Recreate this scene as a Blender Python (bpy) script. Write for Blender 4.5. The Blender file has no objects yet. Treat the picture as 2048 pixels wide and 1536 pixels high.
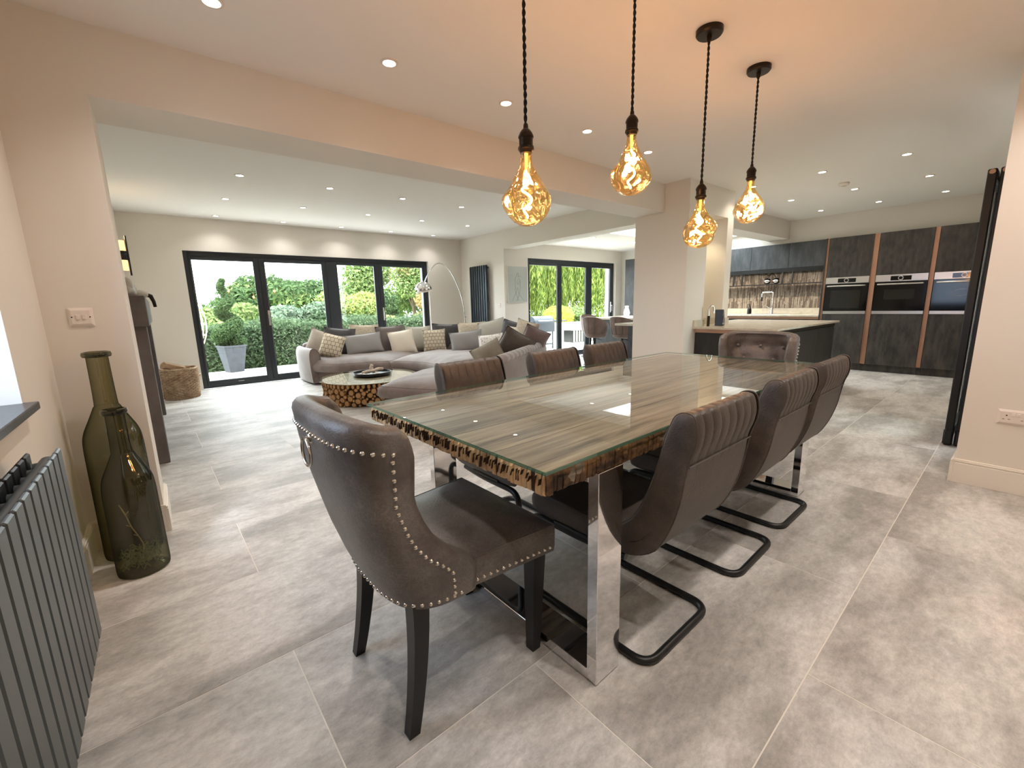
import bpy, bmesh, math, random
import numpy as np
from mathutils import Vector, Matrix
PI = math.pi
random.seed(7)
scene = bpy.context.scene
COL = scene.collection

# ------------------------------------------------------------------ camera
YAW, PITCH, ROLL, FPX = 0.891204205, 0.184772964, -0.0243129861, 857.62
CAMZ = 1.17
_f = np.array([math.cos(YAW)*math.cos(PITCH), math.sin(YAW)*math.cos(PITCH), -math.sin(PITCH)])
_r = np.array([math.sin(YAW), -math.cos(YAW), 0.0])
_u = np.cross(_r, _f)
_c, _s = math.cos(ROLL), math.sin(ROLL)
CR, CU, CF = _c*_r+_s*_u, -_s*_r+_c*_u, _f
cam = bpy.data.cameras.new('camera')
cam.sensor_width = 36.0
cam.lens = FPX/2048*36.0
cam.clip_start = 0.05
cam.clip_end = 500
camo = bpy.data.objects.new('camera', cam)
COL.objects.link(camo)
camo.matrix_world = Matrix(((CR[0], CU[0], -CF[0], 0), (CR[1], CU[1], -CF[1], 0), (CR[2], CU[2], -CF[2], CAMZ), (0, 0, 0, 1)))
scene.camera = camo
def ray(px, py):
    return (px-1024)/FPX*CR-(py-768)/FPX*CU+CF
def onX(px, py, v):
    d = ray(px, py); return Vector(np.array([0, 0, CAMZ])+d*(v/d[0]))
def onY(px, py, v):
    d = ray(px, py); return Vector(np.array([0, 0, CAMZ])+d*(v/d[1]))
def onZ(px, py, v=0.0):
    d = ray(px, py); return Vector(np.array([0, 0, CAMZ])+d*((v-CAMZ)/d[2]))

# ------------------------------------------------------------------ world, sun, exposure
SKY_STRENGTH, SUN_STRENGTH, EXPOSURE = 6.2, 2.4, 1.1
DOWN_W, KITCH_W, LIVING_W, PEND_W = 18.5, 7.5, 7.0, 3.1
w = bpy.data.worlds.new('world'); scene.world = w
w.use_nodes = True
nt = w.node_tree
nt.nodes.clear()
wo = nt.nodes.new('ShaderNodeOutputWorld')
bg = nt.nodes.new('ShaderNodeBackground')
bg.inputs[0].default_value = (0.87, 0.94, 1.0, 1)
bg.inputs[1].default_value = SKY_STRENGTH
nt.links.new(bg.outputs[0], wo.inputs[0])
sun = bpy.data.lights.new('sun', 'SUN')
sun.energy = SUN_STRENGTH
sun.angle = math.radians(8)
sun.color = (1.0, 0.95, 0.86)
suno = bpy.data.objects.new('sun', sun)
COL.objects.link(suno)
suno.rotation_euler = Vector((0.45, 0.62, -0.9)).to_track_quat('-Z', 'Y').to_euler()
vs = scene.view_settings
vs.view_transform = 'Standard'
vs.look = 'None'
vs.exposure = EXPOSURE
vs.gamma = 1.0
vs.use_curve_mapping = False
scene.cycles.use_denoising = True
scene.cycles.max_bounces = 14
scene.cycles.diffuse_bounces = 4
scene.cycles.glossy_bounces = 4
scene.cycles.transmission_bounces = 12
scene.cycles.transparent_max_bounces = 24
scene.cycles.caustics_reflective = False
scene.cycles.caustics_refractive = False
scene.cycles.sample_clamp_indirect = 6.0

def portal(name, loc, sx, sy, d):
    l = bpy.data.lights.new(name, 'AREA'); l.shape = 'RECTANGLE'; l.size = sx; l.size_y = sy
    l.cycles.is_portal = True
    o = bpy.data.objects.new(name, l); COL.objects.link(o); o.location = loc
    o.rotation_euler = Vector(d).to_track_quat('-Z', 'Y').to_euler()

# ------------------------------------------------------------------ materials
MATS = {}
def new_mat(name):
    m = bpy.data.materials.new(name); m.use_nodes = True
    m.node_tree.nodes.clear()
    MATS[name] = m
    return m, m.node_tree
def N(nt, t, **kw):
    n = nt.nodes.new(t)
    for k, v in kw.items():
        if k.startswith('i_'):
            n.inputs[k[2:].replace('_', ' ')].default_value = v
        else:
            setattr(n, k, v)
    return n
def rgba(c): return (c[0], c[1], c[2], 1)
def srgb(r, g, b):
    f = lambda c: (c/255/12.92) if c/255 <= 0.04045 else ((c/255+0.055)/1.055)**2.4
    return (f(r), f(g), f(b))
def mat(name, col, rough=0.6, metal=0.0, col2=None, scale=6.0, detail=5.0, stretch=(1, 1, 1), bump=0.0, bscale=None, bdist=0.01, lo=0.35, hi=0.68, spec=0.5, emit=None, estr=0.0, coat=0.0, space='Object', rvar=0.0, sheen=0.0):
    m, nt = new_mat(name)
    out = N(nt, 'ShaderNodeOutputMaterial')
    b = N(nt, 'ShaderNodeBsdfPrincipled')
    nt.links.new(b.outputs[0], out.inputs[0])
    b.inputs['Base Color'].default_value = rgba(col)
    b.inputs['Roughness'].default_value = rough
    b.inputs['Metallic'].default_value = metal
    b.inputs['Specular IOR Level'].default_value = spec
    b.inputs['Coat Weight'].default_value = coat
    b.inputs['Sheen Weight'].default_value = sheen
    if emit:
        b.inputs['Emission Color'].default_value = rgba(emit); b.inputs['Emission Strength'].default_value = estr
    if col2 is not None or bump > 0 or rvar > 0:
        tc = N(nt, 'ShaderNodeTexCoord'); mp = N(nt, 'ShaderNodeMapping')
        mp.inputs['Scale'].default_value = stretch
        nt.links.new(tc.outputs[space], mp.inputs[0])
    if col2 is not None:
        no = N(nt, 'ShaderNodeTexNoise'); no.inputs['Scale'].default_value = scale; no.inputs['Detail'].default_value = detail
        no.inputs['Roughness'].default_value = 0.62
        nt.links.new(mp.outputs[0], no.inputs[0])
        mr = N(nt, 'ShaderNodeMapRange'); mr.inputs[1].default_value = lo; mr.inputs[2].default_value = hi
        nt.links.new(no.outputs[0], mr.inputs[0])
        mx = N(nt, 'ShaderNodeMix', data_type='RGBA')
        mx.inputs[6].default_value = rgba(col); mx.inputs[7].default_value = rgba(col2)
        nt.links.new(mr.outputs[0], mx.inputs[0])
        nt.links.new(mx.outputs[2], b.inputs['Base Color'])
        if rvar:
            mr2 = N(nt, 'ShaderNodeMapRange'); mr2.inputs[3].default_value = rough-rvar; mr2.inputs[4].default_value = rough+rvar
            nt.links.new(no.outputs[0], mr2.inputs[0]); nt.links.new(mr2.outputs[0], b.inputs['Roughness'])
    if bump > 0:
        nb = N(nt, 'ShaderNodeTexNoise'); nb.inputs['Scale'].default_value = bscale or scale*4; nb.inputs['Detail'].default_value = 4
        nt.links.new(mp.outputs[0], nb.inputs[0])
        bp = N(nt, 'ShaderNodeBump'); bp.inputs['Strength'].default_value = bump; bp.inputs['Distance'].default_value = bdist
        nt.links.new(nb.outputs[0], bp.inputs['Height']); nt.links.new(bp.outputs[0], b.inputs['Normal'])
    return m
def glass_mat(name, tint=(1, 1, 1), ior=1.45, rough=0.0, refl=1.0, bump=0.0, bscale=20, haze=None, hazew=0.0, back=0.0):
    m, nt = new_mat(name)
    out = N(nt, 'ShaderNodeOutputMaterial')
    tr = N(nt, 'ShaderNodeBsdfTransparent'); tr.inputs[0].default_value = rgba(tint)
    gl = N(nt, 'ShaderNodeBsdfGlossy'); gl.inputs['Roughness'].default_value = rough; gl.inputs[0].default_value = (refl, refl, refl, 1)
    fr = N(nt, 'ShaderNodeFresnel'); fr.inputs[0].default_value = ior
    mx = N(nt, 'ShaderNodeMixShader')
    geo = N(nt, 'ShaderNodeNewGeometry')   # reflect on the outer face only
    inv = N(nt, 'ShaderNodeMath', operation='SUBTRACT'); inv.inputs[0].default_value = 1.0
    nt.links.new(geo.outputs['Backfacing'], inv.inputs[1])
    ml = N(nt, 'ShaderNodeMath', operation='MULTIPLY')
    nt.links.new(fr.outputs[0], ml.inputs[0]); nt.links.new(inv.outputs[0], ml.inputs[1])
    bk_ = N(nt, 'ShaderNodeMath', operation='MULTIPLY_ADD'); bk_.inputs[1].default_value = back
    nt.links.new(geo.outputs['Backfacing'], bk_.inputs[0]); nt.links.new(ml.outputs[0], bk_.inputs[2])
    nt.links.new(bk_.outputs[0], mx.inputs[0]); nt.links.new(gl.outputs[0], mx.inputs[2])
    last = tr
    if haze:
        df = N(nt, 'ShaderNodeBsdfDiffuse'); df.inputs[0].default_value = rgba(haze)
        m2 = N(nt, 'ShaderNodeMixShader'); m2.inputs[0].default_value = hazew
        nt.links.new(tr.outputs[0], m2.inputs[1]); nt.links.new(df.outputs[0], m2.inputs[2]); last = m2
    nt.links.new(last.outputs[0], mx.inputs[1])
    nt.links.new(mx.outputs[0], out.inputs[0])
    if bump:
        tc = N(nt, 'ShaderNodeTexCoord'); nb = N(nt, 'ShaderNodeTexNoise'); nb.inputs['Scale'].default_value = bscale; nb.inputs['Detail'].default_value = 1.5
        nt.links.new(tc.outputs['Object'], nb.inputs[0])
        bp = N(nt, 'ShaderNodeBump'); bp.inputs['Strength'].default_value = bump; bp.inputs['Distance'].default_value = 0.02
        nt.links.new(nb.outputs[0], bp.inputs['Height']); nt.links.new(bp.outputs[0], gl.inputs['Normal']); nt.links.new(bp.outputs[0], fr.inputs['Normal'])
    return m
def emit_mat(name, col, strength):
    m, nt = new_mat(name)
    out = N(nt, 'ShaderNodeOutputMaterial'); e = N(nt, 'ShaderNodeEmission')
    e.inputs[0].default_value = rgba(col); e.inputs[1].default_value = strength
    nt.links.new(e.outputs[0], out.inputs[0])
    return m
def leaf_mat(name, c1, c2, trans=0.35):
    m, nt = new_mat(name)
    out = N(nt, 'ShaderNodeOutputMaterial')
    geo = N(nt, 'ShaderNodeNewGeometry')
    mx = N(nt, 'ShaderNodeMix', data_type='RGBA')
    mx.inputs[6].default_value = rgba(c1); mx.inputs[7].default_value = rgba(c2)
    nt.links.new(geo.outputs['Random Per Island'], mx.inputs[0])
    d = N(nt, 'ShaderNodeBsdfDiffuse'); t = N(nt, 'ShaderNodeBsdfTranslucent')
    nt.links.new(mx.outputs[2], d.inputs[0]); nt.links.new(mx.outputs[2], t.inputs[0])
    ms = N(nt, 'ShaderNodeMixShader'); ms.inputs[0].default_value = trans
    nt.links.new(d.outputs[0], ms.inputs[1]); nt.links.new(t.outputs[0], ms.inputs[2])
    nt.links.new(ms.outputs[0], out.inputs[0])
    return m

mat('wall', srgb(230, 224, 214), 0.9, bump=0.05, bscale=220, bdist=0.002)
mat('ceiling', srgb(240, 236, 230), 0.92)
mat('white_trim', srgb(236, 230, 220), 0.45)
mat('anthracite', srgb(30, 36, 42), 0.38)
mat('black_metal', srgb(17, 17, 18), 0.40)
mat('radiator', srgb(84, 90, 92), 0.38, metal=0.3)
mat('chrome', (0.82, 0.82, 0.83), 0.05, metal=1.0)
mat('nickel', (0.72, 0.68, 0.62), 0.16, metal=1.0)
mat('steel', (0.62, 0.60, 0.57), 0.28, metal=1.0)
mat('copper', srgb(178, 138, 114), 0.36, metal=0.6)
mat('bronze', srgb(52, 43, 36), 0.35, metal=0.8)
mat('black_wood', srgb(15, 14, 14), 0.35)
mat('black_plastic', srgb(14, 14, 15), 0.3)
mat('cord', srgb(24, 19, 17), 0.85)
mat('leather', srgb(108, 97, 89), 0.40, col2=srgb(70, 61, 56), scale=7, rvar=0.08, lo=0.32, hi=0.7, bump=0.22, bscale=70, bdist=0.004)
mat('leather_dark', srgb(88, 72, 62), 0.46, col2=srgb(60, 47, 41), scale=7, lo=0.32, hi=0.7, bump=0.14, bscale=90, bdist=0.003)
mat('sofa', srgb(136, 122, 116), 0.75, col2=srgb(106, 92, 87), scale=3.5, bump=0.12, bscale=40, sheen=0.5)
mat('sofa_dark', srgb(114, 97, 88), 0.75, col2=srgb(92, 78, 71), scale=3.5, sheen=0.4)
mat('stone_grey', srgb(112, 105, 102), 0.75, col2=srgb(92, 85, 82), scale=5, bump=0.1)
mat('worktop', srgb(214, 205, 188), 0.22, col2=srgb(196, 186, 168), scale=14)
mat('copper_trim', srgb(196, 158, 136), 0.4, metal=0.5)
mat('white_plastic', srgb(232, 222, 212), 0.35)
mat('oven_glass', srgb(7, 7, 8), 0.07, spec=0.3)
mat('oven_window', srgb(34, 34, 31), 0.08, spec=0.3)
mat('grout', srgb(236, 230, 220), 0.85)
mat('cherry_silver', (0.8, 0.78, 0.75), 0.12, metal=1.0)
mat('oak', srgb(176, 132, 86), 0.75, col2=srgb(120, 82, 48), scale=12, stretch=(1, 1, 4), bump=0.3)
mat('oak_end', srgb(206, 164, 112), 0.75, col2=srgb(164, 116, 70), scale=26)
mat('log_dark', srgb(60, 38, 22), 0.8)
mat('wicker', srgb(190, 164, 134), 0.75, col2=srgb(134, 106, 80), scale=14)
mat('firewood', srgb(172, 140, 108), 0.85, col2=srgb(120, 92, 68), scale=10, stretch=(1, 1, 5))
mat('driftwood', srgb(222, 208, 190), 0.85, col2=srgb(186, 166, 142), scale=14)
mat('ceramic', srgb(206, 200, 188), 0.5)
mat('amber_glow', srgb(250, 205, 110), 0.4, emit=(1.0, 0.62, 0.2), estr=1.1)
mat('paper', srgb(206, 203, 200), 0.5)
mat('ink', srgb(60, 58, 58), 0.8)
mat('patio', srgb(226, 222, 214), 0.8, col2=srgb(206, 202, 194), scale=4)
mat('lawn', srgb(104, 132, 60), 0.95, col2=srgb(128, 150, 74), scale=3)
mat('planter_grey', srgb(70, 73, 80), 0.8, col2=srgb(58, 61, 67), scale=8)
mat('bark', srgb(96, 80, 64), 0.9, col2=srgb(66, 54, 42), scale=8)
mat('rattan', srgb(206, 190, 160), 0.7)
mat('bbq', srgb(60, 64, 70), 0.4, metal=0.4)
mat('render_white', srgb(226, 222, 214), 0.9)
mat('velvet_stool', srgb(122, 98, 86), 0.8, col2=srgb(98, 76, 66), scale=5, sheen=0.4)
mat('tray', srgb(20, 20, 22), 0.3)
mat('sill_slate', srgb(46, 48, 52), 0.3, col2=srgb(70, 72, 74), scale=60)
glass_mat('pane', (0.97, 0.99, 0.98), 1.45)
glass_mat('table_glass', (0.965, 0.985, 0.97), 1.5)
glass_mat('green_edge', (0.30, 0.52, 0.42), 1.5, haze=(0.10, 0.26, 0.19), hazew=0.45)
glass_mat('amber_glass', (1.0, 0.78, 0.44), 1.55, refl=1.0, bump=1.0, bscale=20, back=0.30)
def bottle_glass():
    # thin green wall: the oblique path through the wall is longer and so darker
    m = glass_mat('bottle_glass', (0.5, 0.5, 0.4), 1.5, bump=0.10, bscale=5, haze=(0.035, 0.04, 0.022), hazew=0.07, back=0.05)
    nt = m.node_tree
    tr = [n for n in nt.nodes if n.type == 'BSDF_TRANSPARENT'][0]
    lw = N(nt, 'ShaderNodeLayerWeight'); lw.inputs[0].default_value = 0.5
    cr = N(nt, 'ShaderNodeValToRGB'); e = cr.color_ramp.elements
    e[0].position = 0.0; e[0].color = (0.58, 0.56, 0.40, 1); e[1].position = 1.0; e[1].color = (0.05, 0.055, 0.03, 1)
    x = e.new(0.55); x.color = (0.42, 0.41, 0.27, 1); x = e.new(0.8); x.color = (0.20, 0.20, 0.12, 1)
    nt.links.new(lw.outputs['Facing'], cr.inputs[0]); nt.links.new(cr.outputs[0], tr.inputs[0])
bottle_glass()
glass_mat('pane_tinted', (0.62, 0.67, 0.74), 1.45)  # tint added to dim the daylight through the left window
emit_mat('lens', (1.0, 0.93, 0.82), 14.0)
emit_mat('filament', (1.0, 0.60, 0.18), 13.0)

def leather(name, c1, c2, c3, rough):
    m, nt = new_mat(name)
    out = N(nt, 'ShaderNodeOutputMaterial'); b = N(nt, 'ShaderNodeBsdfPrincipled')
    nt.links.new(b.outputs[0], out.inputs[0])
    tc = N(nt, 'ShaderNodeTexCoord')
    n1 = N(nt, 'ShaderNodeTexNoise'); n1.inputs['Scale'].default_value = 5.5; n1.inputs['Detail'].default_value = 7; n1.inputs['Roughness'].default_value = 0.65
    nt.links.new(tc.outputs['Object'], n1.inputs[0])
    r1 = N(nt, 'ShaderNodeMapRange'); r1.inputs[1].default_value = 0.36; r1.inputs[2].default_value = 0.66; nt.links.new(n1.outputs[0], r1.inputs[0])
    mx = N(nt, 'ShaderNodeMix', data_type='RGBA'); mx.inputs[6].default_value = rgba(c2); mx.inputs[7].default_value = rgba(c1); nt.links.new(r1.outputs[0], mx.inputs[0])
    # distorted cell edges read as fine pale creases
    nd = N(nt, 'ShaderNodeTexNoise'); nd.inputs['Scale'].default_value = 14; nd.inputs['Detail'].default_value = 3
    nt.links.new(tc.outputs['Object'], nd.inputs[0])
    ad = N(nt, 'ShaderNodeVectorMath', operation='MULTIPLY_ADD'); ad.inputs[1].default_value = (0.09, 0.09, 0.09)
    nt.links.new(nd.outputs['Color'], ad.inputs[0]); nt.links.new(tc.outputs['Object'], ad.inputs[2])
    v = N(nt, 'ShaderNodeTexVoronoi', feature='DISTANCE_TO_EDGE'); v.inputs['Scale'].default_value = 78; nt.links.new(ad.outputs[0], v.inputs[0])
    r2 = N(nt, 'ShaderNodeMapRange'); r2.inputs[1].default_value = 0.10; r2.inputs[2].default_value = 0.0; r2.inputs[4].default_value = 0.42; nt.links.new(v.outputs['Distance'], r2.inputs[0])
    ml = N(nt, 'ShaderNodeMath', operation='MULTIPLY'); nt.links.new(r2.outputs[0], ml.inputs[0]); nt.links.new(r1.outputs[0], ml.inputs[1])
    mx2 = N(nt, 'ShaderNodeMix', data_type='RGBA'); mx2.inputs[7].default_value = rgba(c3)
    nt.links.new(ml.outputs[0], mx2.inputs[0]); nt.links.new(mx.outputs[2], mx2.inputs[6]); nt.links.new(mx2.outputs[2], b.inputs['Base Color'])
    rr = N(nt, 'ShaderNodeMapRange'); rr.inputs[3].default_value = rough-0.06; rr.inputs[4].default_value = rough+0.12; nt.links.new(n1.outputs[0], rr.inputs[0]); nt.links.new(rr.outputs[0], b.inputs['Roughness'])
    bp = N(nt, 'ShaderNodeBump'); bp.inputs['Strength'].default_value = 0.25; bp.inputs['Distance'].default_value = 0.004
    nt.links.new(v.outputs['Distance'], bp.inputs['Height']); nt.links.new(bp.outputs[0], b.inputs['Normal'])
leather('leather', srgb(118, 113, 109), srgb(84, 78, 75), srgb(156, 150, 144), 0.37)
leather('leather_dark', srgb(84, 75, 68), srgb(60, 52, 47), srgb(104, 93, 84), 0.44)

# wood cladding of the kitchen doors
def kitchen_wood(name, c1, c2, c3):
    m = mat(name, c1, 0.5, col2=c2, scale=4.0, stretch=(3.2, 3.2, 1.0), detail=9, bump=0.08, bscale=10, lo=0.38, hi=0.66)
    return m
kitchen_wood('kitchen_wood', srgb(36, 33, 31), srgb(72, 67, 61), None)
kitchen_wood('kitchen_wood_dark', srgb(30, 29, 28), srgb(46, 44, 42), None)
kitchen_wood('kitchen_wood_blue', srgb(50, 52, 55), srgb(78, 80, 82), None)

# floor tile
def tile_material():
    m, nt = new_mat('tile')
    out = N(nt, 'ShaderNodeOutputMaterial'); b = N(nt, 'ShaderNodeBsdfPrincipled')
    nt.links.new(b.outputs[0], out.inputs[0])
    tc = N(nt, 'ShaderNodeTexCoord'); oi = N(nt, 'ShaderNodeObjectInfo')
    add = N(nt, 'ShaderNodeVectorMath', operation='ADD')
    sc = N(nt, 'ShaderNodeVectorMath', operation='SCALE'); sc.inputs[3].default_value = 40
    cmb = N(nt, 'ShaderNodeCombineXYZ')
    for i in range(3): nt.links.new(oi.outputs['Random'], cmb.inputs[i])
    nt.links.new(cmb.outputs[0], sc.inputs[0]); nt.links.new(tc.outputs['Object'], add.inputs[0]); nt.links.new(sc.outputs[0], add.inputs[1])
    mp = N(nt, 'ShaderNodeMapping'); mp.inputs['Scale'].default_value = (0.9, 2.0, 1)
    nt.links.new(add.outputs[0], mp.inputs[0])
    n1 = N(nt, 'ShaderNodeTexNoise'); n1.inputs['Scale'].default_value = 1.7; n1.inputs['Detail'].default_value = 7; n1.inputs['Roughness'].default_value = 0.66
    nt.links.new(mp.outputs[0], n1.inputs[0])
    mp2 = N(nt, 'ShaderNodeMapping'); mp2.inputs['Scale'].default_value = (1, 1.6, 1)
    nt.links.new(add.outputs[0], mp2.inputs[0])
    n2 = N(nt, 'ShaderNodeTexNoise'); n2.inputs['Scale'].default_value = 22; n2.inputs['Detail'].default_value = 12; n2.inputs['Roughness'].default_value = 0.85
    nt.links.new(mp2.outputs[0], n2.inputs[0])
    n3 = N(nt, 'ShaderNodeTexVoronoi'); n3.inputs['Scale'].default_value = 120
    nt.links.new(mp2.outputs[0], n3.inputs[0])
    r1 = N(nt, 'ShaderNodeMapRange'); r1.inputs[1].default_value = 0.40; r1.inputs[2].default_value = 0.60
    nt.links.new(n1.outputs[0], r1.inputs[0])
    mx = N(nt, 'ShaderNodeMix', data_type='RGBA'); mx.inputs[6].default_value = rgba(srgb(172, 168, 162)); mx.inputs[7].default_value = rgba(srgb(221, 218, 213))
    nt.links.new(r1.outputs[0], mx.inputs[0])
    r2 = N(nt, 'ShaderNodeMapRange'); r2.inputs[1].default_value = 0.36; r2.inputs[2].default_value = 0.66; r2.inputs[3].default_value = 0.70; r2.inputs[4].default_value = 1.16
    nt.links.new(n2.outputs[0], r2.inputs[0])
    mul = N(nt, 'ShaderNodeVectorMath', operation='SCALE')
    nt.links.new(mx.outputs[2], mul.inputs[0]); nt.links.new(r2.outputs[0], mul.inputs[3])
    # patches of pale aggregate grains
    g1 = N(nt, 'ShaderNodeMapRange'); g1.inputs[1].default_value = 0.22; g1.inputs[2].default_value = 0.12
    nt.links.new(n3.outputs['Distance'], g1.inputs[0])
    n4 = N(nt, 'ShaderNodeTexNoise'); n4.inputs['Scale'].default_value = 2.3; n4.inputs['Detail'].default_value = 2
    nt.links.new(mp2.outputs[0], n4.inputs[0])
    g2 = N(nt, 'ShaderNodeMapRange'); g2.inputs[1].default_value = 0.56; g2.inputs[2].default_value = 0.66; g2.inputs[4].default_value = 0.5
    nt.links.new(n4.outputs[0], g2.inputs[0])
    gm = N(nt, 'ShaderNodeMath', operation='MULTIPLY'); nt.links.new(g1.outputs[0], gm.inputs[0]); nt.links.new(g2.outputs[0], gm.inputs[1])
    mx2 = N(nt, 'ShaderNodeMix', data_type='RGBA'); mx2.inputs[7].default_value = rgba(srgb(206, 198, 186))
    nt.links.new(gm.outputs[0], mx2.inputs[0]); nt.links.new(mul.outputs[0], mx2.inputs[6])
    nt.links.new(mx2.outputs[2], b.inputs['Base Color'])
    rr = N(nt, 'ShaderNodeMapRange'); rr.inputs[3].default_value = 0.42; rr.inputs[4].default_value = 0.60; b.inputs['Specular IOR Level'].default_value = 0.38
    nt.links.new(n2.outputs[0], rr.inputs[0]); nt.links.new(rr.outputs[0], b.inputs['Roughness'])
    bp = N(nt, 'ShaderNodeBump'); bp.inputs['Strength'].default_value = 0.06; bp.inputs['Distance'].default_value = 0.003
    nt.links.new(n2.outputs[0], bp.inputs['Height']); nt.links.new(bp.outputs[0], b.inputs['Normal'])
tile_material()

# weathered table wood: grain along local x
def table_wood():
    m, nt = new_mat('table_wood')
    out = N(nt, 'ShaderNodeOutputMaterial'); b = N(nt, 'ShaderNodeBsdfPrincipled'); b.inputs['Roughness'].default_value = 0.6
    nt.links.new(b.outputs[0], out.inputs[0])
    tc = N(nt, 'ShaderNodeTexCoord'); oi = N(nt, 'ShaderNodeObjectInfo')
    cmb = N(nt, 'ShaderNodeCombineXYZ'); nt.links.new(oi.outputs['Random'], cmb.inputs[0]); nt.links.new(oi.outputs['Random'], cmb.inputs[1])
    sc = N(nt, 'ShaderNodeVectorMath', operation='SCALE'); sc.inputs[3].default_value = 7; nt.links.new(cmb.outputs[0], sc.inputs[0])
    add = N(nt, 'ShaderNodeVectorMath', operation='ADD'); nt.links.new(tc.outputs['Object'], add.inputs[0]); nt.links.new(sc.outputs[0], add.inputs[1])
    mp = N(nt, 'ShaderNodeMapping'); mp.inputs['Scale'].default_value = (1.0, 17, 17); nt.links.new(add.outputs[0], mp.inputs[0])
    n1 = N(nt, 'ShaderNodeTexNoise'); n1.inputs['Scale'].default_value = 1.6; n1.inputs['Detail'].default_value = 8; n1.inputs['Roughness'].default_value = 0.68; n1.inputs['Distortion'].default_value = 0.7
    nt.links.new(mp.outputs[0], n1.inputs[0])
    cr = N(nt, 'ShaderNodeValToRGB')
    e = cr.color_ramp.elements
    e[0].position = 0.36; e[0].color = rgba(srgb(46, 41, 37)); e[1].position = 0.68; e[1].color = rgba(srgb(166, 155, 138))
    x = e.new(0.46); x.color = rgba(srgb(102, 94, 83)); x = e.new(0.56); x.color = rgba(srgb(130, 120, 105))
    nt.links.new(n1.outputs[0], cr.inputs[0]); nt.links.new(cr.outputs[0], b.inputs['Base Color'])
    bp = N(nt, 'ShaderNodeBump'); bp.inputs['Strength'].default_value = 0.4; bp.inputs['Distance'].default_value = 0.004
    nt.links.new(n1.outputs[0], bp.inputs['Height']); nt.links.new(bp.outputs[0], b.inputs['Normal'])
table_wood()
mat('bark_edge', srgb(128, 92, 56), 0.8, col2=srgb(48, 32, 20), scale=22, stretch=(0.5, 1, 1), bump=0.8, bscale=40, bdist=0.01, lo=0.35, hi=0.6)
mat('live_edge', srgb(216, 182, 138), 0.75, col2=srgb(120, 86, 56), scale=16, stretch=(1, 1, 0.6), bump=0.8, bscale=34, bdist=0.01, lo=0.46, hi=0.74)

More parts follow.
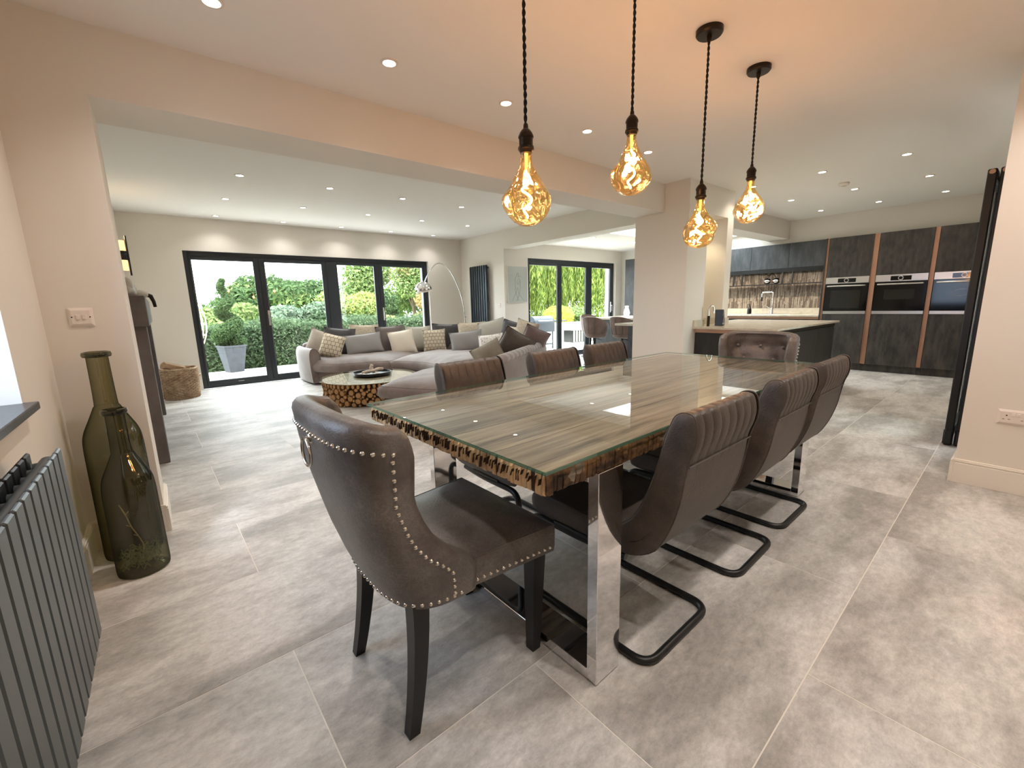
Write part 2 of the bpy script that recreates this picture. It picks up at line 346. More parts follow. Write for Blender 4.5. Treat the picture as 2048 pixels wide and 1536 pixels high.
# ------------------------------------------------------------------ mesh builder
class MB:
    def __init__(s):
        s.v = []; s.f = []; s.m = []
    def add(s, vs, fs, mi=0):
        o = len(s.v); s.v.extend([tuple(map(float, p)) for p in vs])
        for f in fs:
            s.f.append(tuple(i+o for i in f)); s.m.append(mi)
        return s
    def box(s, x0, x1, y0, y1, z0, z1, mi=0):
        return s.add([(x0, y0, z0), (x1, y0, z0), (x1, y1, z0), (x0, y1, z0), (x0, y0, z1), (x1, y0, z1), (x1, y1, z1), (x0, y1, z1)],
                     [(0, 3, 2, 1), (4, 5, 6, 7), (0, 1, 5, 4), (1, 2, 6, 5), (2, 3, 7, 6), (3, 0, 4, 7)], mi)
    def obox(s, c, size, rot=None, mi=0):
        hx, hy, hz = [a/2 for a in size]
        R = rot or Matrix.Identity(3)
        vs = [Vector(c)+R @ Vector(p) for p in [(-hx, -hy, -hz), (hx, -hy, -hz), (hx, hy, -hz), (-hx, hy, -hz), (-hx, -hy, hz), (hx, -hy, hz), (hx, hy, hz), (-hx, hy, hz)]]
        return s.add(vs, [(0, 3, 2, 1), (4, 5, 6, 7), (0, 1, 5, 4), (1, 2, 6, 5), (2, 3, 7, 6), (3, 0, 4, 7)], mi)
    def cyl(s, p0, p1, r0, r1=None, n=12, caps=True, mi=0):
        r1 = r0 if r1 is None else r1
        p0, p1 = Vector(p0), Vector(p1); d = (p1-p0).normalized()
        a = d.orthogonal().normalized(); b = d.cross(a)
        vs = [p0+(a*math.cos(2*PI*i/n)+b*math.sin(2*PI*i/n))*r0 for i in range(n)]+[p1+(a*math.cos(2*PI*i/n)+b*math.sin(2*PI*i/n))*r1 for i in range(n)]
        fs = [(i, (i+1) % n, n+(i+1) % n, n+i) for i in range(n)]
        if caps: fs += [tuple(range(n-1, -1, -1)), tuple(range(n, 2*n))]
        return s.add(vs, fs, mi)
    def tube(s, pts, r, n=8, closed=False, mi=0):
        pts = [Vector(p) for p in pts]; m = len(pts)
        rr = r if isinstance(r, (list, tuple)) else [r]*m
        vs = []; prev = None
        for i in range(m):
            if closed: t = (pts[(i+1) % m]-pts[i-1]).normalized()
            else: t = (pts[min(i+1, m-1)]-pts[max(i-1, 0)]).normalized()
            if prev is None: a = t.orthogonal().normalized()
            else:
                a = prev-t*prev.dot(t)
                a = a.normalized() if a.length > 1e-6 else t.orthogonal().normalized()
            prev = a; b = t.cross(a)
            for k in range(n):
                an = 2*PI*k/n; vs.append(pts[i]+(a*math.cos(an)+b*math.sin(an))*rr[i])
        fs = []
        for i in range(m if closed else m-1):
            j = (i+1) % m
            for k in range(n):
                l = (k+1) % n; fs.append((i*n+k, i*n+l, j*n+l, j*n+k))
        if not closed:
            fs += [tuple(range(n-1, -1, -1)), tuple(range((m-1)*n, m*n))]
        return s.add(vs, fs, mi)
    def lathe(s, prof, c=(0, 0, 0), n=24, mi=0, fn=None):
        vs = []; m = len(prof)
        for (r, z) in prof:
            for k in range(n):
                a = 2*PI*k/n
                q = r if fn is None else r*fn(a, z)
                vs.append((c[0]+q*math.cos(a), c[1]+q*math.sin(a), c[2]+z))
        fs = []
        for i in range(m-1):
            for k in range(n):
                l = (k+1) % n; fs.append((i*n+k, i*n+l, (i+1)*n+l, (i+1)*n+k))
        if prof[0][0] > 1e-5: fs.append(tuple(range(n-1, -1, -1)))
        if prof[-1][0] > 1e-5: fs.append(tuple(range((m-1)*n, m*n)))
        return s.add(vs, fs, mi)
    def grid(s, P, cu=False, cv=False, mi=0):
        nu = len(P); nv = len(P[0])
        vs = [p for row in P for p in row]
        fs = []
        for i in range(nu if cu else nu-1):
            for j in range(nv if cv else nv-1):
                a, b = (i+1) % nu, (j+1) % nv
                fs.append((i*nv+j, a*nv+j, a*nv+b, i*nv+b))
        return s.add(vs, fs, mi)
    def prism(s, poly, h0, h1, axis=2, mi=0):
        n = len(poly)
        def P(p, h):
            return (p[0], p[1], h) if axis == 2 else ((h, p[0], p[1]) if axis == 0 else (p[0], h, p[1]))
        vs = [P(p, h0) for p in poly]+[P(p, h1) for p in poly]
        fs = [(i, (i+1) % n, n+(i+1) % n, n+i) for i in range(n)]+[tuple(range(n-1, -1, -1)), tuple(range(n, 2*n))]
        return s.add(vs, fs, mi)
    def mesh(s, name, mats, smooth=None, bevel=0.0, weld=False, seg=1):
        me = bpy.data.meshes.new(name)
        me.from_pydata(s.v, [], s.f)
        for mm in (mats if isinstance(mats, (list, tuple)) else [mats]): me.materials.append(MATS[mm])
        if any(s.m): me.polygons.foreach_set('material_index', s.m)
        bm = bmesh.new(); bm.from_mesh(me)
        if weld: bmesh.ops.remove_doubles(bm, verts=bm.verts, dist=1e-5)
        bmesh.ops.recalc_face_normals(bm, faces=bm.faces)
        if bevel > 0:
            es = [e for e in bm.edges if len(e.link_faces) == 2 and e.calc_face_angle() > 0.5]
            bmesh.ops.bevel(bm, geom=es, offset=bevel, segments=seg, affect='EDGES', clamp_overlap=True)
        bm.to_mesh(me); bm.free()
        if smooth is not None:
            me.polygons.foreach_set('use_smooth', [True]*len(me.polygons))
            me.set_sharp_from_angle(angle=math.radians(smooth))
        me.update()
        return me
    def build(s, name, mats, parent=None, smooth=None, bevel=0.0, weld=False, seg=1, loc=None, rot=None):
        return link(name, s.mesh(name, mats, smooth, bevel, weld, seg), parent, loc, rot)
def link(name, me, parent=None, loc=None, rot=None):
    o = bpy.data.objects.new(name, me); COL.objects.link(o)
    if parent: o.parent = parent
    if loc is not None: o.location = loc
    if rot is not None: o.rotation_euler = rot
    return o
def tag(o, label=None, cat=None, group=None, kind=None):
    if label: o['label'] = label
    if cat: o['category'] = cat
    if group: o['group'] = group
    if kind: o['kind'] = kind
    return o
def thing(name, label, cat, loc=(0, 0, 0), rz=0.0, group=None):
    o = bpy.data.objects.new(name, None); COL.objects.link(o); o.empty_display_size = 0.1
    o.location = loc; o.rotation_euler = (0, 0, rz)
    return tag(o, label, cat, group)
def struct(o): return tag(o, kind='structure')
def dup(root, loc=None, rz=None, label=None, group=None):
    r = root.copy(); COL.objects.link(r)
    if loc is not None: r.location = loc
    if rz is not None: r.rotation_euler = (0, 0, rz)
    if label: r['label'] = label
    if group: r['group'] = group
    for ch in list(root.children):
        c = ch.copy(); COL.objects.link(c); c.parent = r
        if c.type == 'LIGHT': c.data = ch.data
        for g in ch.children:
            d = g.copy(); COL.objects.link(d); d.parent = c
    return r
def catmull(pts, n=8, closed=False):
    P = [Vector(p) for p in pts]; m = len(P); out = []
    for i in range(m if closed else m-1):
        if closed: a, b, c, d = P[i-1], P[i], P[(i+1) % m], P[(i+2) % m]
        else: a, b, c, d = P[max(i-1, 0)], P[i], P[i+1], P[min(i+2, m-1)]
        for k in range(n):
            t = k/n
            out.append(0.5*((2*b)+(c-a)*t+(2*a-5*b+4*c-d)*t*t+(3*b-a-3*c+d)*t**3))
    if not closed: out.append(P[-1])
    return out
def fillet(pts, r, n=5, closed=False):
    P = [Vector(p) for p in pts]; m = len(P); out = []
    for i in range(m):
        if not closed and i in (0, m-1): out.append(P[i]); continue
        a, b, c = P[i-1], P[i], P[(i+1) % m]
        u = (a-b); v = (c-b); rr = min(r, u.length*0.49, v.length*0.49)
        p0 = b+u.normalized()*rr; p1 = b+v.normalized()*rr
        for k in range(n+1):
            t = k/n; out.append(p0*(1-t)**2+b*2*t*(1-t)+p1*t*t)
    return out
def lerp(a, b, t): return a+(b-a)*t
def interp(x, xs, ys): return float(np.interp(x, xs, ys))

# ------------------------------------------------------------------ floor and tiles
fb = MB()
fb.box(-0.42, 9.1, -1.7, 3.1, -0.06, -0.0007); fb.box(-0.30, 5.10, 3.1, 7.97, -0.06, -0.0007); fb.box(5.10, 9.1, 3.1, 6.47, -0.06, -0.0007)
floor = struct(fb.build('floor', 'grout'))
def clip(poly, x0, x1, y0, y1):
    for ax, val, sg in ((0, x0, 1), (0, x1, -1), (1, y0, 1), (1, y1, -1)):
        out = []
        for i in range(len(poly)):
            a, b = poly[i-1], poly[i]
            ia, ib = sg*(a[ax]-val) >= 0, sg*(b[ax]-val) >= 0
            if ia != ib:
                t = (val-a[ax])/(b[ax]-a[ax]); out.append((a[0]+t*(b[0]-a[0]), a[1]+t*(b[1]-a[1])))
            if ib: out.append(b)
        poly = out
        if len(poly) < 3: return []
    return poly
TA = math.radians(1.2); TC, TS = math.cos(TA), math.sin(TA)
TO = (1.437, 0.33)
def tworld(u, v): return (TO[0]+u*TC-v*TS, TO[1]+u*TS+v*TC)
PU, PV, G = 1.2035, 0.6015, 0.0018
full = MB().prism([(-PU/2+G, -PV/2+G), (PU/2-G, -PV/2+G), (PU/2-G, PV/2-G), (-PU/2+G, PV/2-G)], -0.012, 0.0).mesh('tile', 'tile')
for k in range(-4, 14):
    off = 0.59 if k % 2 == 0 else 0.0
    for n in range(-4, 9):
        u0 = off+n*PU; v0 = k*PV
        c = tworld(u0+PU/2, v0+PV/2)
        poly = [tworld(u0+G, v0+G), tworld(u0+PU-G, v0+G), tworld(u0+PU-G, v0+PV-G), tworld(u0+G, v0+PV-G)]
        area = 0
        for (x0, x1, y0, y1) in ((-0.42, 9.1, -1.7, 3.1), (-0.29, 5.10, 3.1, 7.97), (5.10, 9.1, 3.1, 6.47)):
            q = clip(poly, x0, x1, y0, y1)
            if len(q) < 3: continue
            a = abs(sum(q[i-1][0]*q[i][1]-q[i][0]*q[i-1][1] for i in range(len(q))))/2
            if a < 0.002: continue
            if a > 0.999*(PU-2*G)*(PV-2*G):
                link('tile', full, floor, (c[0], c[1], 0), (0, 0, TA))
            else:
                MB().prism([(p[0]-c[0], p[1]-c[1]) for p in q], -0.012, 0.0).build('tile', 'tile', floor, loc=(c[0], c[1], 0))

# ------------------------------------------------------------------ walls, beams, ceilings
ZC, ZL, ZS = 2.45, 2.50, 2.31
BY0, BY1, BZ = 2.8775, 3.255, 2.15
def wall(name, boxes, m='wall', bevel=0):
    b = MB()
    for q in boxes: b.box(*q)
    return struct(b.build(name, m, bevel=bevel))
WY = 2.225
WY0 = 1.30
wall('wall_left', [(-0.71, -0.41, -1.7, WY0, 0, ZC), (-0.71, -0.41, WY0, WY, 0, 0.838), (-0.71, -0.41, WY0, WY, 2.08, ZC), (-0.71, -0.41, WY, BY0, 0, ZC)])
wall('wall_pier', [(-0.71, -0.115, BY0, BY1, 0, ZL)])
wall('wall_beam', [(-0.115, 4.605, BY0, BY1, BZ, ZL)])
wall('wall_living_left', [(-0.57, -0.27, BY1, 8.27, 0, ZL)])
DX0, DX1, DZ = 0.387, 4.315, 2.04
wall('wall_living_far', [(-0.27, DX0, 7.92, 8.27, 0, ZL), (DX1, 5.10, 7.92, 8.27, 0, ZL), (DX0, DX1, 7.92, 8.27, DZ, ZL)])
wall('wall_living_right', [(5.10, 5.40, 6.77, 8.27, 0, ZL)])
EX0, EX1 = 5.69, 8.42
wall('wall_snug_far', [(5.10, EX0, 6.465, 6.77, 0, ZL), (EX1, 8.95, 6.465, 6.77, 0, ZL), (EX0, EX1, 6.465, 6.77, DZ, ZL)])
wall('wall_header', [(5.10, 5.40, 3.6, 6.465, 2.175, ZL), (5.03, 5.40, BY1, 3.6, 2.175, ZL)])
wall('wall_column', [(4.605, 5.03, 2.575, BY1, 0, ZL), (5.51, 5.66, 2.575, BY1, 0, ZL), (5.03, 5.51, 2.575, BY1, 2.13, ZL), (5.03, 5.51, 2.985, BY1, 0, 2.13)])
wall('wall_kitchen_beam', [(5.66, 8.62, 2.955, 3.275, BZ, ZL)])
wall('wall_right', [(9.09, 9.25, -0.05, 6.77, 0, ZC), (8.62, 9.09, -0.05, 2.955, 2.085, ZL), (8.65, 9.09, 3.275, 6.465, 2.085, ZL), (8.62, 9.09, 2.955, 3.275, 2.085, ZL), (8.65, 9.09, 6.06, 6.465, 0, 2.085), (8.5, 9.09, -0.05, 0.447, 0, 2.085)])
wall('wall_stub', [(3.764, 4.06, -1.7, 0.2425, 0, ZC)])
wall('wall_garden_side', [(4.06, 4.55, -0.25, -0.05, 0, ZC), (5.45, 9.25, -0.25, -0.05, 0, ZC), (4.55, 5.45, -0.25, -0.05, 2.06, ZC)])
wall('wall_back', [(-0.71, 4.06, -1.9, -1.7, 0, ZC)])
wall('ceiling', [(-0.71, 9.25, -1.9, BY0, ZC, ZC+0.2)], 'ceiling')
wall('ceiling_kitchen_link', [(5.66, 8.62, BY0, 2.955, ZC, ZC+0.2), (8.62, 9.25, BY0, 6.77, ZL, ZL+0.15)], 'ceiling')
wall('ceiling_living', [(-0.57, 5.40, BY0, 8.27, ZL, ZL+0.15)], 'ceiling')
SKX0, SKX1, SKY0, SKY1 = 6.0, 8.55, 3.5, 4.85
wall('ceiling_snug', [(5.40, SKX0, BY1, 6.77, ZS, ZL+0.15), (SKX1, 9.25, 3.275, 6.77, ZS, ZL+0.15), (SKX0, SKX1, 3.275, SKY0, ZS, ZL+0.15), (SKX0, SKX1, SKY1, 6.77, ZS, ZL+0.15)], 'ceiling')
rl = struct(MB().box(SKX0-0.05, SKX1+0.05, SKY0-0.05, SKY1+0.05, ZL+0.16, ZL+0.172).build('window_roof_lantern', 'pane'))
b = MB()
for x in (SKX0, (SKX0+SKX1)/2-0.03, SKX1-0.06): b.box(x, x+0.06, SKY0, SKY1, ZL+0.09, ZL+0.158)
for y in (SKY0, SKY1-0.06): b.box(SKX0, SKX1, y, y+0.06, ZL+0.09, ZL+0.158)
b.build('window_frame', 'anthracite', rl)
# baseboards with a small moulded top
def baseboard(name, runs):
    b = MB()
    for (x0, x1, y0, y1, nx, ny) in runs:
        # board 18 mm proud of the wall, stepped top
        t = 0.018
        def bx(tt, z0, z1):
            b.box(min(x0, x1+0)+(min(nx, 0)*tt if nx else 0), max(x0, x1)+(max(nx, 0)*tt if nx else 0), min(y0, y1)+(min(ny, 0)*tt if ny else 0), max(y0, y1)+(max(ny, 0)*tt if ny else 0), z0, z1)
        bx(t, 0.0, 0.128); bx(t-0.004, 0.128, 0.134); bx(t-0.001, 0.134, 0.142); bx(t-0.008, 0.142, 0.150)
    return struct(b.build(name, 'white_trim', bevel=0.0012))
baseboard('baseboard_left', [(-0.41, -0.41, -1.7, BY0-0.018, 1, 0)])
baseboard('baseboard_pier', [(-0.41, -0.115, BY0, BY0, 0, -1), (-0.115, -0.115, BY0-0.018, BY1, 1, 0)])
baseboard('baseboard_living_left', [(-0.27, -0.27, BY1, 4.16, 1, 0), (-0.27, -0.27, 6.58, 7.90, 1, 0)])
baseboard('baseboard_living_far', [(-0.252, DX0-0.005, 7.92, 7.92, 0, -1), (DX1+0.005, 5.10, 7.92, 7.92, 0, -1)])
baseboard('baseboard_living_right', [(5.10, 5.10, 6.465, 7.902, -1, 0)])
baseboard('baseboard_snug_far', [(5.082, EX0-0.005, 6.465, 6.465, 0, -1)])
baseboard('baseboard_column', [(4.605, 4.605, 2.575, BY1, -1, 0), (4.587, 4.80, 2.575, 2.575, 0, -1)])
baseboard('baseboard_stub', [(3.764, 3.764, -1.7, 0.2425, -1, 0), (3.746, 4.06, 0.2425, 0.2425, 0, 1)])
baseboard('baseboard_back', [(-0.41, 3.764, -1.7, -1.7, 0, 1)])

# daylight portals
portal('portal_doors', (2.35, 8.2, 1.02), 3.9, 2.0, (0, -1, 0))
portal('portal_snug_doors', (7.05, 6.7, 1.02), 2.7, 2.0, (0, -1, 0))
portal('portal_window', (-0.69, 1.76, 1.46), 0.95, 1.24, (1, 0, 0))
portal('portal_roof', (7.275, 4.175, ZL+0.13), 2.55, 1.35, (0, 0, -1))
portal('portal_side', (5.0, -0.2, 1.03), 0.9, 2.05, (0, 1, 0))

# window on the left wall
win = struct(MB().box(-0.66, -0.60, WY0, WY0+0.06, 0.84, 2.08).box(-0.66, -0.60, WY-0.06, WY, 0.84, 2.08).box(-0.66, -0.60, WY0+0.06, WY-0.06, 0.84, 0.90).box(-0.66, -0.60, WY0+0.06, WY-0.06, 2.02, 2.08).build('window_1', 'anthracite', bevel=0.004))
MB().box(-0.634, -0.626, WY0+0.06, WY-0.06, 0.90, 2.02).build('window_pane', 'pane_tinted', win)
sill = struct(MB().box(-0.60, -0.372, WY0-0.02, WY+0.015, 0.84, 0.868).build('window_sill', 'sill_slate', bevel=0.003))

# ------------------------------------------------------------------ bifold doors
def bifold(name, axis_y, x0, x1, ztop, splits, handle_at, wide=(), fr=0.055, st=0.062, mid=0.0):
    """glazed leaves in the wall plane Y=axis_y; splits = x of leaf joints"""
    yc = axis_y
    d = struct(MB().box(x0, x0+fr, yc-0.035, yc+0.035, 0, ztop).box(x1-fr, x1, yc-0.035, yc+0.035, 0, ztop).box(x0+fr, x1-fr, yc-0.035, yc+0.035, ztop-fr-0.012, ztop).box(x0+fr, x1-fr, yc-0.035, yc+0.035, 0, 0.035).build(name, 'anthracite', bevel=0.004))
    xs = [x0+fr]+list(splits)+[x1-fr]
    for i in range(len(xs)-1):
        a, b_ = xs[i]+0.0004, xs[i+1]-0.0004
        wl = wide[i][0] if wide else st; wr = wide[i][1] if wide else st
        z0, z1 = 0.0352, ztop-fr-0.0122
        lf = MB().box(a, a+wl, yc-0.032, yc+0.032, z0, z1).box(b_-wr, b_, yc-0.032, yc+0.032, z0, z1).box(a+wl, b_-wr, yc-0.032, yc+0.032, z0, z0+0.075).box(a+wl, b_-wr, yc-0.032, yc+0.032, z1-0.055, z1).build('door_leaf', 'anthracite', d, bevel=0.004)
        MB().box(a+wl, b_-wr, yc-0.012, yc-0.004, z0+0.075, z1-0.055).build('glass_pane', 'pane', lf)
        # brushed bead line around the pane
        e = 0.008
        MB().box(a+wl, a+wl+e, yc-0.022, yc-0.013, z0+0.075, z1-0.055).box(b_-wr-e, b_-wr, yc-0.022, yc-0.013, z0+0.075, z1-0.055).build('glazing_bead', 'anthracite', lf)
        MB().box((a+b_)/2-0.04, (a+b_)/2+0.04, yc-0.0345, yc-0.032, z0+0.03, z0+0.036).build('trickle_slot', 'steel', lf)
    for hx, kind in handle_at:
        if kind == 'lever':
            h = MB().box(hx-0.014, hx+0.014, yc-0.042, yc-0.034, 0.92, 1.16).cyl((hx, yc-0.042, 1.08), (hx, yc-0.075, 1.08), 0.009).tube([(hx, yc-0.075, 1.09), (hx, yc-0.075, 1.02), (hx, yc-0.07, 0.95)], 0.009)
            h.build('door_handle', 'steel', d, smooth=40)
        else:
            MB().tube(fillet([(hx, yc-0.034, 1.28), (hx, yc-0.06, 1.28), (hx, yc-0.06, 1.42), (hx, yc-0.034, 1.42)], 0.015), 0.006).build('pull_handle', 'black_metal', d, smooth=40)
    return d
bifold('door_1', 8.012, DX0, DX1, DZ, [1.345, 2.36, 3.30], [(1.40, 'lever'), (1.31, 'pull'), (3.27, 'pull'), (3.345, 'lever')], wide=[(0.03, 0.075), (0.075, 0.06), (0.19, 0.075), (0.075, 0.04)])
bifold('door_2', 6.56, EX0, EX1, DZ, [6.63, 7.56], [(6.60, 'pull'), (8.33, 'lever')], wide=[(0.04, 0.05), (0.06, 0.09), (0.09, 0.05)])
# folded leaves of the side doors, parked edge-on beside the stub wall
d3 = struct(MB().box(4.58, 4.66, -0.24, -0.06, 0, 2.06).box(5.37, 5.45, -0.24, -0.06, 0, 2.06).box(4.66, 5.37, -0.24, -0.06, 1.99, 2.06).box(4.66, 5.37, -0.24, -0.06, 0, 0.02).build('door_3', 'black_metal', bevel=0.004))
for i, y in enumerate((0.335, 0.272, 0.209)):
    a, b_ = 4.66, 5.40
    lf = MB().box(a, a+0.07, y, y+0.048, 0.06, 2.02).box(b_-0.07, b_, y, y+0.048, 0.06, 2.02).box(a+0.07, b_-0.07, y, y+0.048, 0.06, 0.15).box(a+0.07, b_-0.07, y, y+0.048, 1.95, 2.02).build('door_leaf', 'black_metal', d3, bevel=0.006)
    MB().box(a+0.07, b_-0.07, y+0.02, y+0.028, 0.15, 1.95).build('glass_pane', 'pane', lf)
    MB().cyl((a-0.006, y+0.024, 2.0), (a+0.02, y+0.024, 2.0), 0.016, n=16).build('end_cap', 'copper_trim', lf, smooth=40)
    MB().box(a-0.012, a+0.06, y-0.004, y+0.052, 0.0, 0.13).build('bottom_roller', 'black_plastic', lf, bevel=0.012)
    MB().box(a+0.30, b_-0.30, y+0.048, y+0.0615, 1.0, 1.05).build('hinge', 'steel', lf)
# ================================================================== DINING
# ------------------------------------------------------------------ downlights
ring_me = MB().lathe([(0.031, -0.002), (0.034, -0.006), (0.043, -0.006), (0.046, -0.002), (0.046, 0.0)], n=28).mesh('trim_ring', 'white_plastic', smooth=50)
lens_me = MB().lathe([(0.0001, -0.0035), (0.031, -0.003)], n=24).mesh('lens', 'lens')
sp = bpy.data.lights.new('downlight_beam', 'SPOT'); sp.energy = DOWN_W; sp.color = (1.0, 0.90, 0.82); sp.spot_size = math.radians(130); sp.spot_blend = 0.9; sp.shadow_soft_size = 0.03
sp2 = bpy.data.lights.new('downlight_beam_cool', 'SPOT'); sp2.energy = LIVING_W; sp2.color = (1.0, 0.97, 0.93); sp2.spot_size = math.radians(130); sp2.spot_blend = 0.9; sp2.shadow_soft_size = 0.03
sp3 = bpy.data.lights.new('downlight_beam_kitchen', 'SPOT'); sp3.energy = KITCH_W; sp3.color = (1.0, 0.86, 0.72); sp3.spot_size = math.radians(130); sp3.spot_blend = 0.9; sp3.shadow_soft_size = 0.03
def downlight(x, y, z, label, group, lamp):
    t = thing('downlight', label, 'downlight', (x, y, z), 0, group)
    link('trim_ring', ring_me, t); link('lens', lens_me, t)
    l = bpy.data.objects.new('downlight_beam', lamp); COL.objects.link(l); l.parent = t; l.location = (0, 0, -0.012)
    return t
for x in (-0.02+0.37, 1.135, 1.93, 2.72, 3.52):
    downlight(x, 2.38, ZC, 'small round recessed downlight in the tan ceiling alongside the beam', 'row of downlights beside the beam', sp)
for x in (0.35, 1.135, 1.93, 2.72, 3.3):  # unseen row of downlights, added to light the dining area
    downlight(x, 0.0, ZC, 'small round unseen downlight added for light, pendants between it and the beam', 'downlights added for light on the far side of the pendants', sp)
for x in (5.59, 6.80, 8.0):
    for y in (1.0, 1.665, 2.35):
        downlight(x, y, ZC, 'small round recessed downlight in the ceiling in front of the kitchen units', 'downlights over the kitchen', sp3)
for y in (5.27, 6.43, 7.62):
    for x in (0.82, 1.69, 2.57, 3.44, 4.30):
        downlight(x, y, ZL, 'small round recessed downlight in the white ceiling above the sofa', 'downlights over the sofa', sp2)
for x in (6.285, 7.52):
    downlight(x, 5.33, ZS, 'small round recessed downlight in the low ceiling above the bar stools', 'downlights over the bar stools', sp2)
sd = thing('smoke_detector', 'round white smoke detector on the ceiling between the kitchen downlights', 'smoke detector', (6.34, 1.66, ZC))
MB().lathe([(0.052, 0.0), (0.055, -0.012), (0.05, -0.022), (0.035, -0.032), (0.0001, -0.034)], n=28).build('body', 'white_plastic', sd, smooth=40)
MB().lathe([(0.02, -0.032), (0.019, -0.04), (0.0001, -0.041)], n=16).build('sensor', 'white_plastic', sd, smooth=40)

# ------------------------------------------------------------------ pendants
pl = bpy.data.lights.new('bulb_light', 'POINT'); pl.energy = PEND_W; pl.color = (1.0, 0.57, 0.36); pl.shadow_soft_size = 0.035
def pendant(x, y, ztop, seed, spin, label):
    """ztop: top of the lamp holder; bulb bottom hangs 0.33 m lower"""
    t = thing('pendant_light', label, 'pendant light', (x, y, ztop), spin)
    L = ZC-ztop
    MB().lathe([(0.062, L), (0.062, L-0.018), (0.056, L-0.026), (0.012, L-0.027), (0.010, L-0.05), (0.004, L-0.052)], n=32).build('ceiling_rose', 'bronze', t, smooth=35)
    c = MB()
    nn = int(L/0.0045)
    for ph in (0, PI):
        c.tube([(0.0032*math.cos(ph+i*0.55), 0.0032*math.sin(ph+i*0.55), 0.0+(L-0.045)*i/nn) for i in range(nn+1)], 0.0034, n=5)
    c.build('twisted_cord', 'cord', t, smooth=60)
    MB().lathe([(0.006, 0.0), (0.008, -0.004), (0.009, -0.016), (0.014, -0.02), (0.022, -0.03), (0.0265, -0.04), (0.0265, -0.045), (0.024, -0.047), (0.0235, -0.072), (0.027, -0.074), (0.028, -0.082), (0.024, -0.086), (0.0205, -0.094)], n=24).build('lamp_holder', 'bronze', t, smooth=30)
    rnd = random.Random(seed)
    dents = [(rnd.uniform(0, 2*PI), rnd.uniform(-0.30, -0.17), rnd.uniform(0.12, 0.26), rnd.uniform(0.3, 0.6)) for _ in range(13)]
    prof = [(0.0195, -0.086), (0.0195, -0.115), (0.024, -0.135), (0.037, -0.16), (0.056, -0.185), (0.076, -0.207), (0.092, -0.228), (0.098, -0.247), (0.095, -0.268), (0.084, -0.288), (0.068, -0.306), (0.049, -0.321), (0.027, -0.331), (0.0001, -0.3345)]
    def fn(a, z):
        q = 1.0
        for (aa, zz, dep, sg) in dents:
            da = math.atan2(math.sin(a-aa), math.cos(a-aa))
            q -= dep*math.exp(-(da/sg)**2-((z-zz)/0.035)**2)
        return max(q, 0.72)
    def fb_(a, z):
        s = min(1, max(0, (-0.13-z)/0.08)); return 1+(fn(a, z)-1)*s
    # denser profile
    zs = np.linspace(-0.086, -0.3345, 36); pr = []
    for z in zs:
        pr.append((max(0.0001, float(np.interp(-z, [-q[1] for q in prof], [q[0] for q in prof]))), float(z)))
    bulb = MB().lathe(pr, n=40, fn=fb_).build('glass_bulb', 'amber_glass', t, smooth=80)
    MB().cyl((0, 0, -0.092), (0, 0, -0.15), 0.007, 0.004, n=10).build('glass_stem', 'amber_glow', bulb, smooth=50)
    pts = []
    for i in range(60):
        q = i/59; a = q*2*PI*2.2+seed
        rr = 0.017*math.sin(PI*q)**0.6
        pts.append((rr*math.cos(a), rr*math.sin(a), -0.15-0.155*q))
    MB().tube(pts, 0.0042, n=7).build('filament', 'filament', bulb, smooth=80)
    l = bpy.data.objects.new('bulb_light', pl); COL.objects.link(l); l.parent = t; l.location = (0, 0, -0.225)
    return t
pendant(1.057, 1.2, 1.772, 3, 0.3, 'amber bulb pendant hanging low over the table end by the studded ring chair')
pendant(1.652, 1.2, 1.952, 8, 1.4, 'amber bulb pendant on a short cord, towards the middle of the table')
pendant(2.252, 1.2, 1.768, 5, 2.2, 'amber bulb pendant hanging low in the half of the table towards the button-tufted chair')
pendant(2.822, 1.2, 1.944, 12, 4.0, 'amber bulb pendant on a short cord over the table end by the button-tufted chair')

# ------------------------------------------------------------------ dining table
TRZ = math.radians(1.8)
tb = thing('dining_table', 'long weathered wood dining table with glass top and mirror-polished frame legs', 'table', (1.86, 1.275, 0), TRZ)
TL, TW = 1.205, 0.525
# planks
rng = random.Random(4)
edges = [-TW+0.012, -0.30, -0.085, 0.13, 0.335, TW-0.012]
for i in range(5):
    y0, y1 = edges[i]+0.0015, edges[i+1]-0.0015
    nx = 60
    top = 0.758; bot = 0.698
    P = []
    for k in range(nx+1):
        x = lerp(-TL+0.012, TL-0.012, k/nx)
        ja = 0.006*math.sin(k*1.7)+rng.uniform(-0.004, 0.004) if i == 0 else 0
        jb = rng.uniform(-0.007, 0.005) if i == 4 else 0
        P.append([(x, y0+ja*0.5, top), (x, y1+jb*0.5, top), (x, y1+jb, (top+bot)/2), (x, y1-0.006+jb, bot), (x, y0+0.006+ja, bot), (x, y0+ja*1.2, (top+bot)/2)])
    m = MB().grid(P, cv=True)
    n = len(m.v)
    m.f.append(tuple(range(5, -1, -1))); m.m.append(0); m.f.append(tuple(range(n-6, n))); m.m.append(0)
    m.build('plank', 'table_wood', tb, smooth=30)
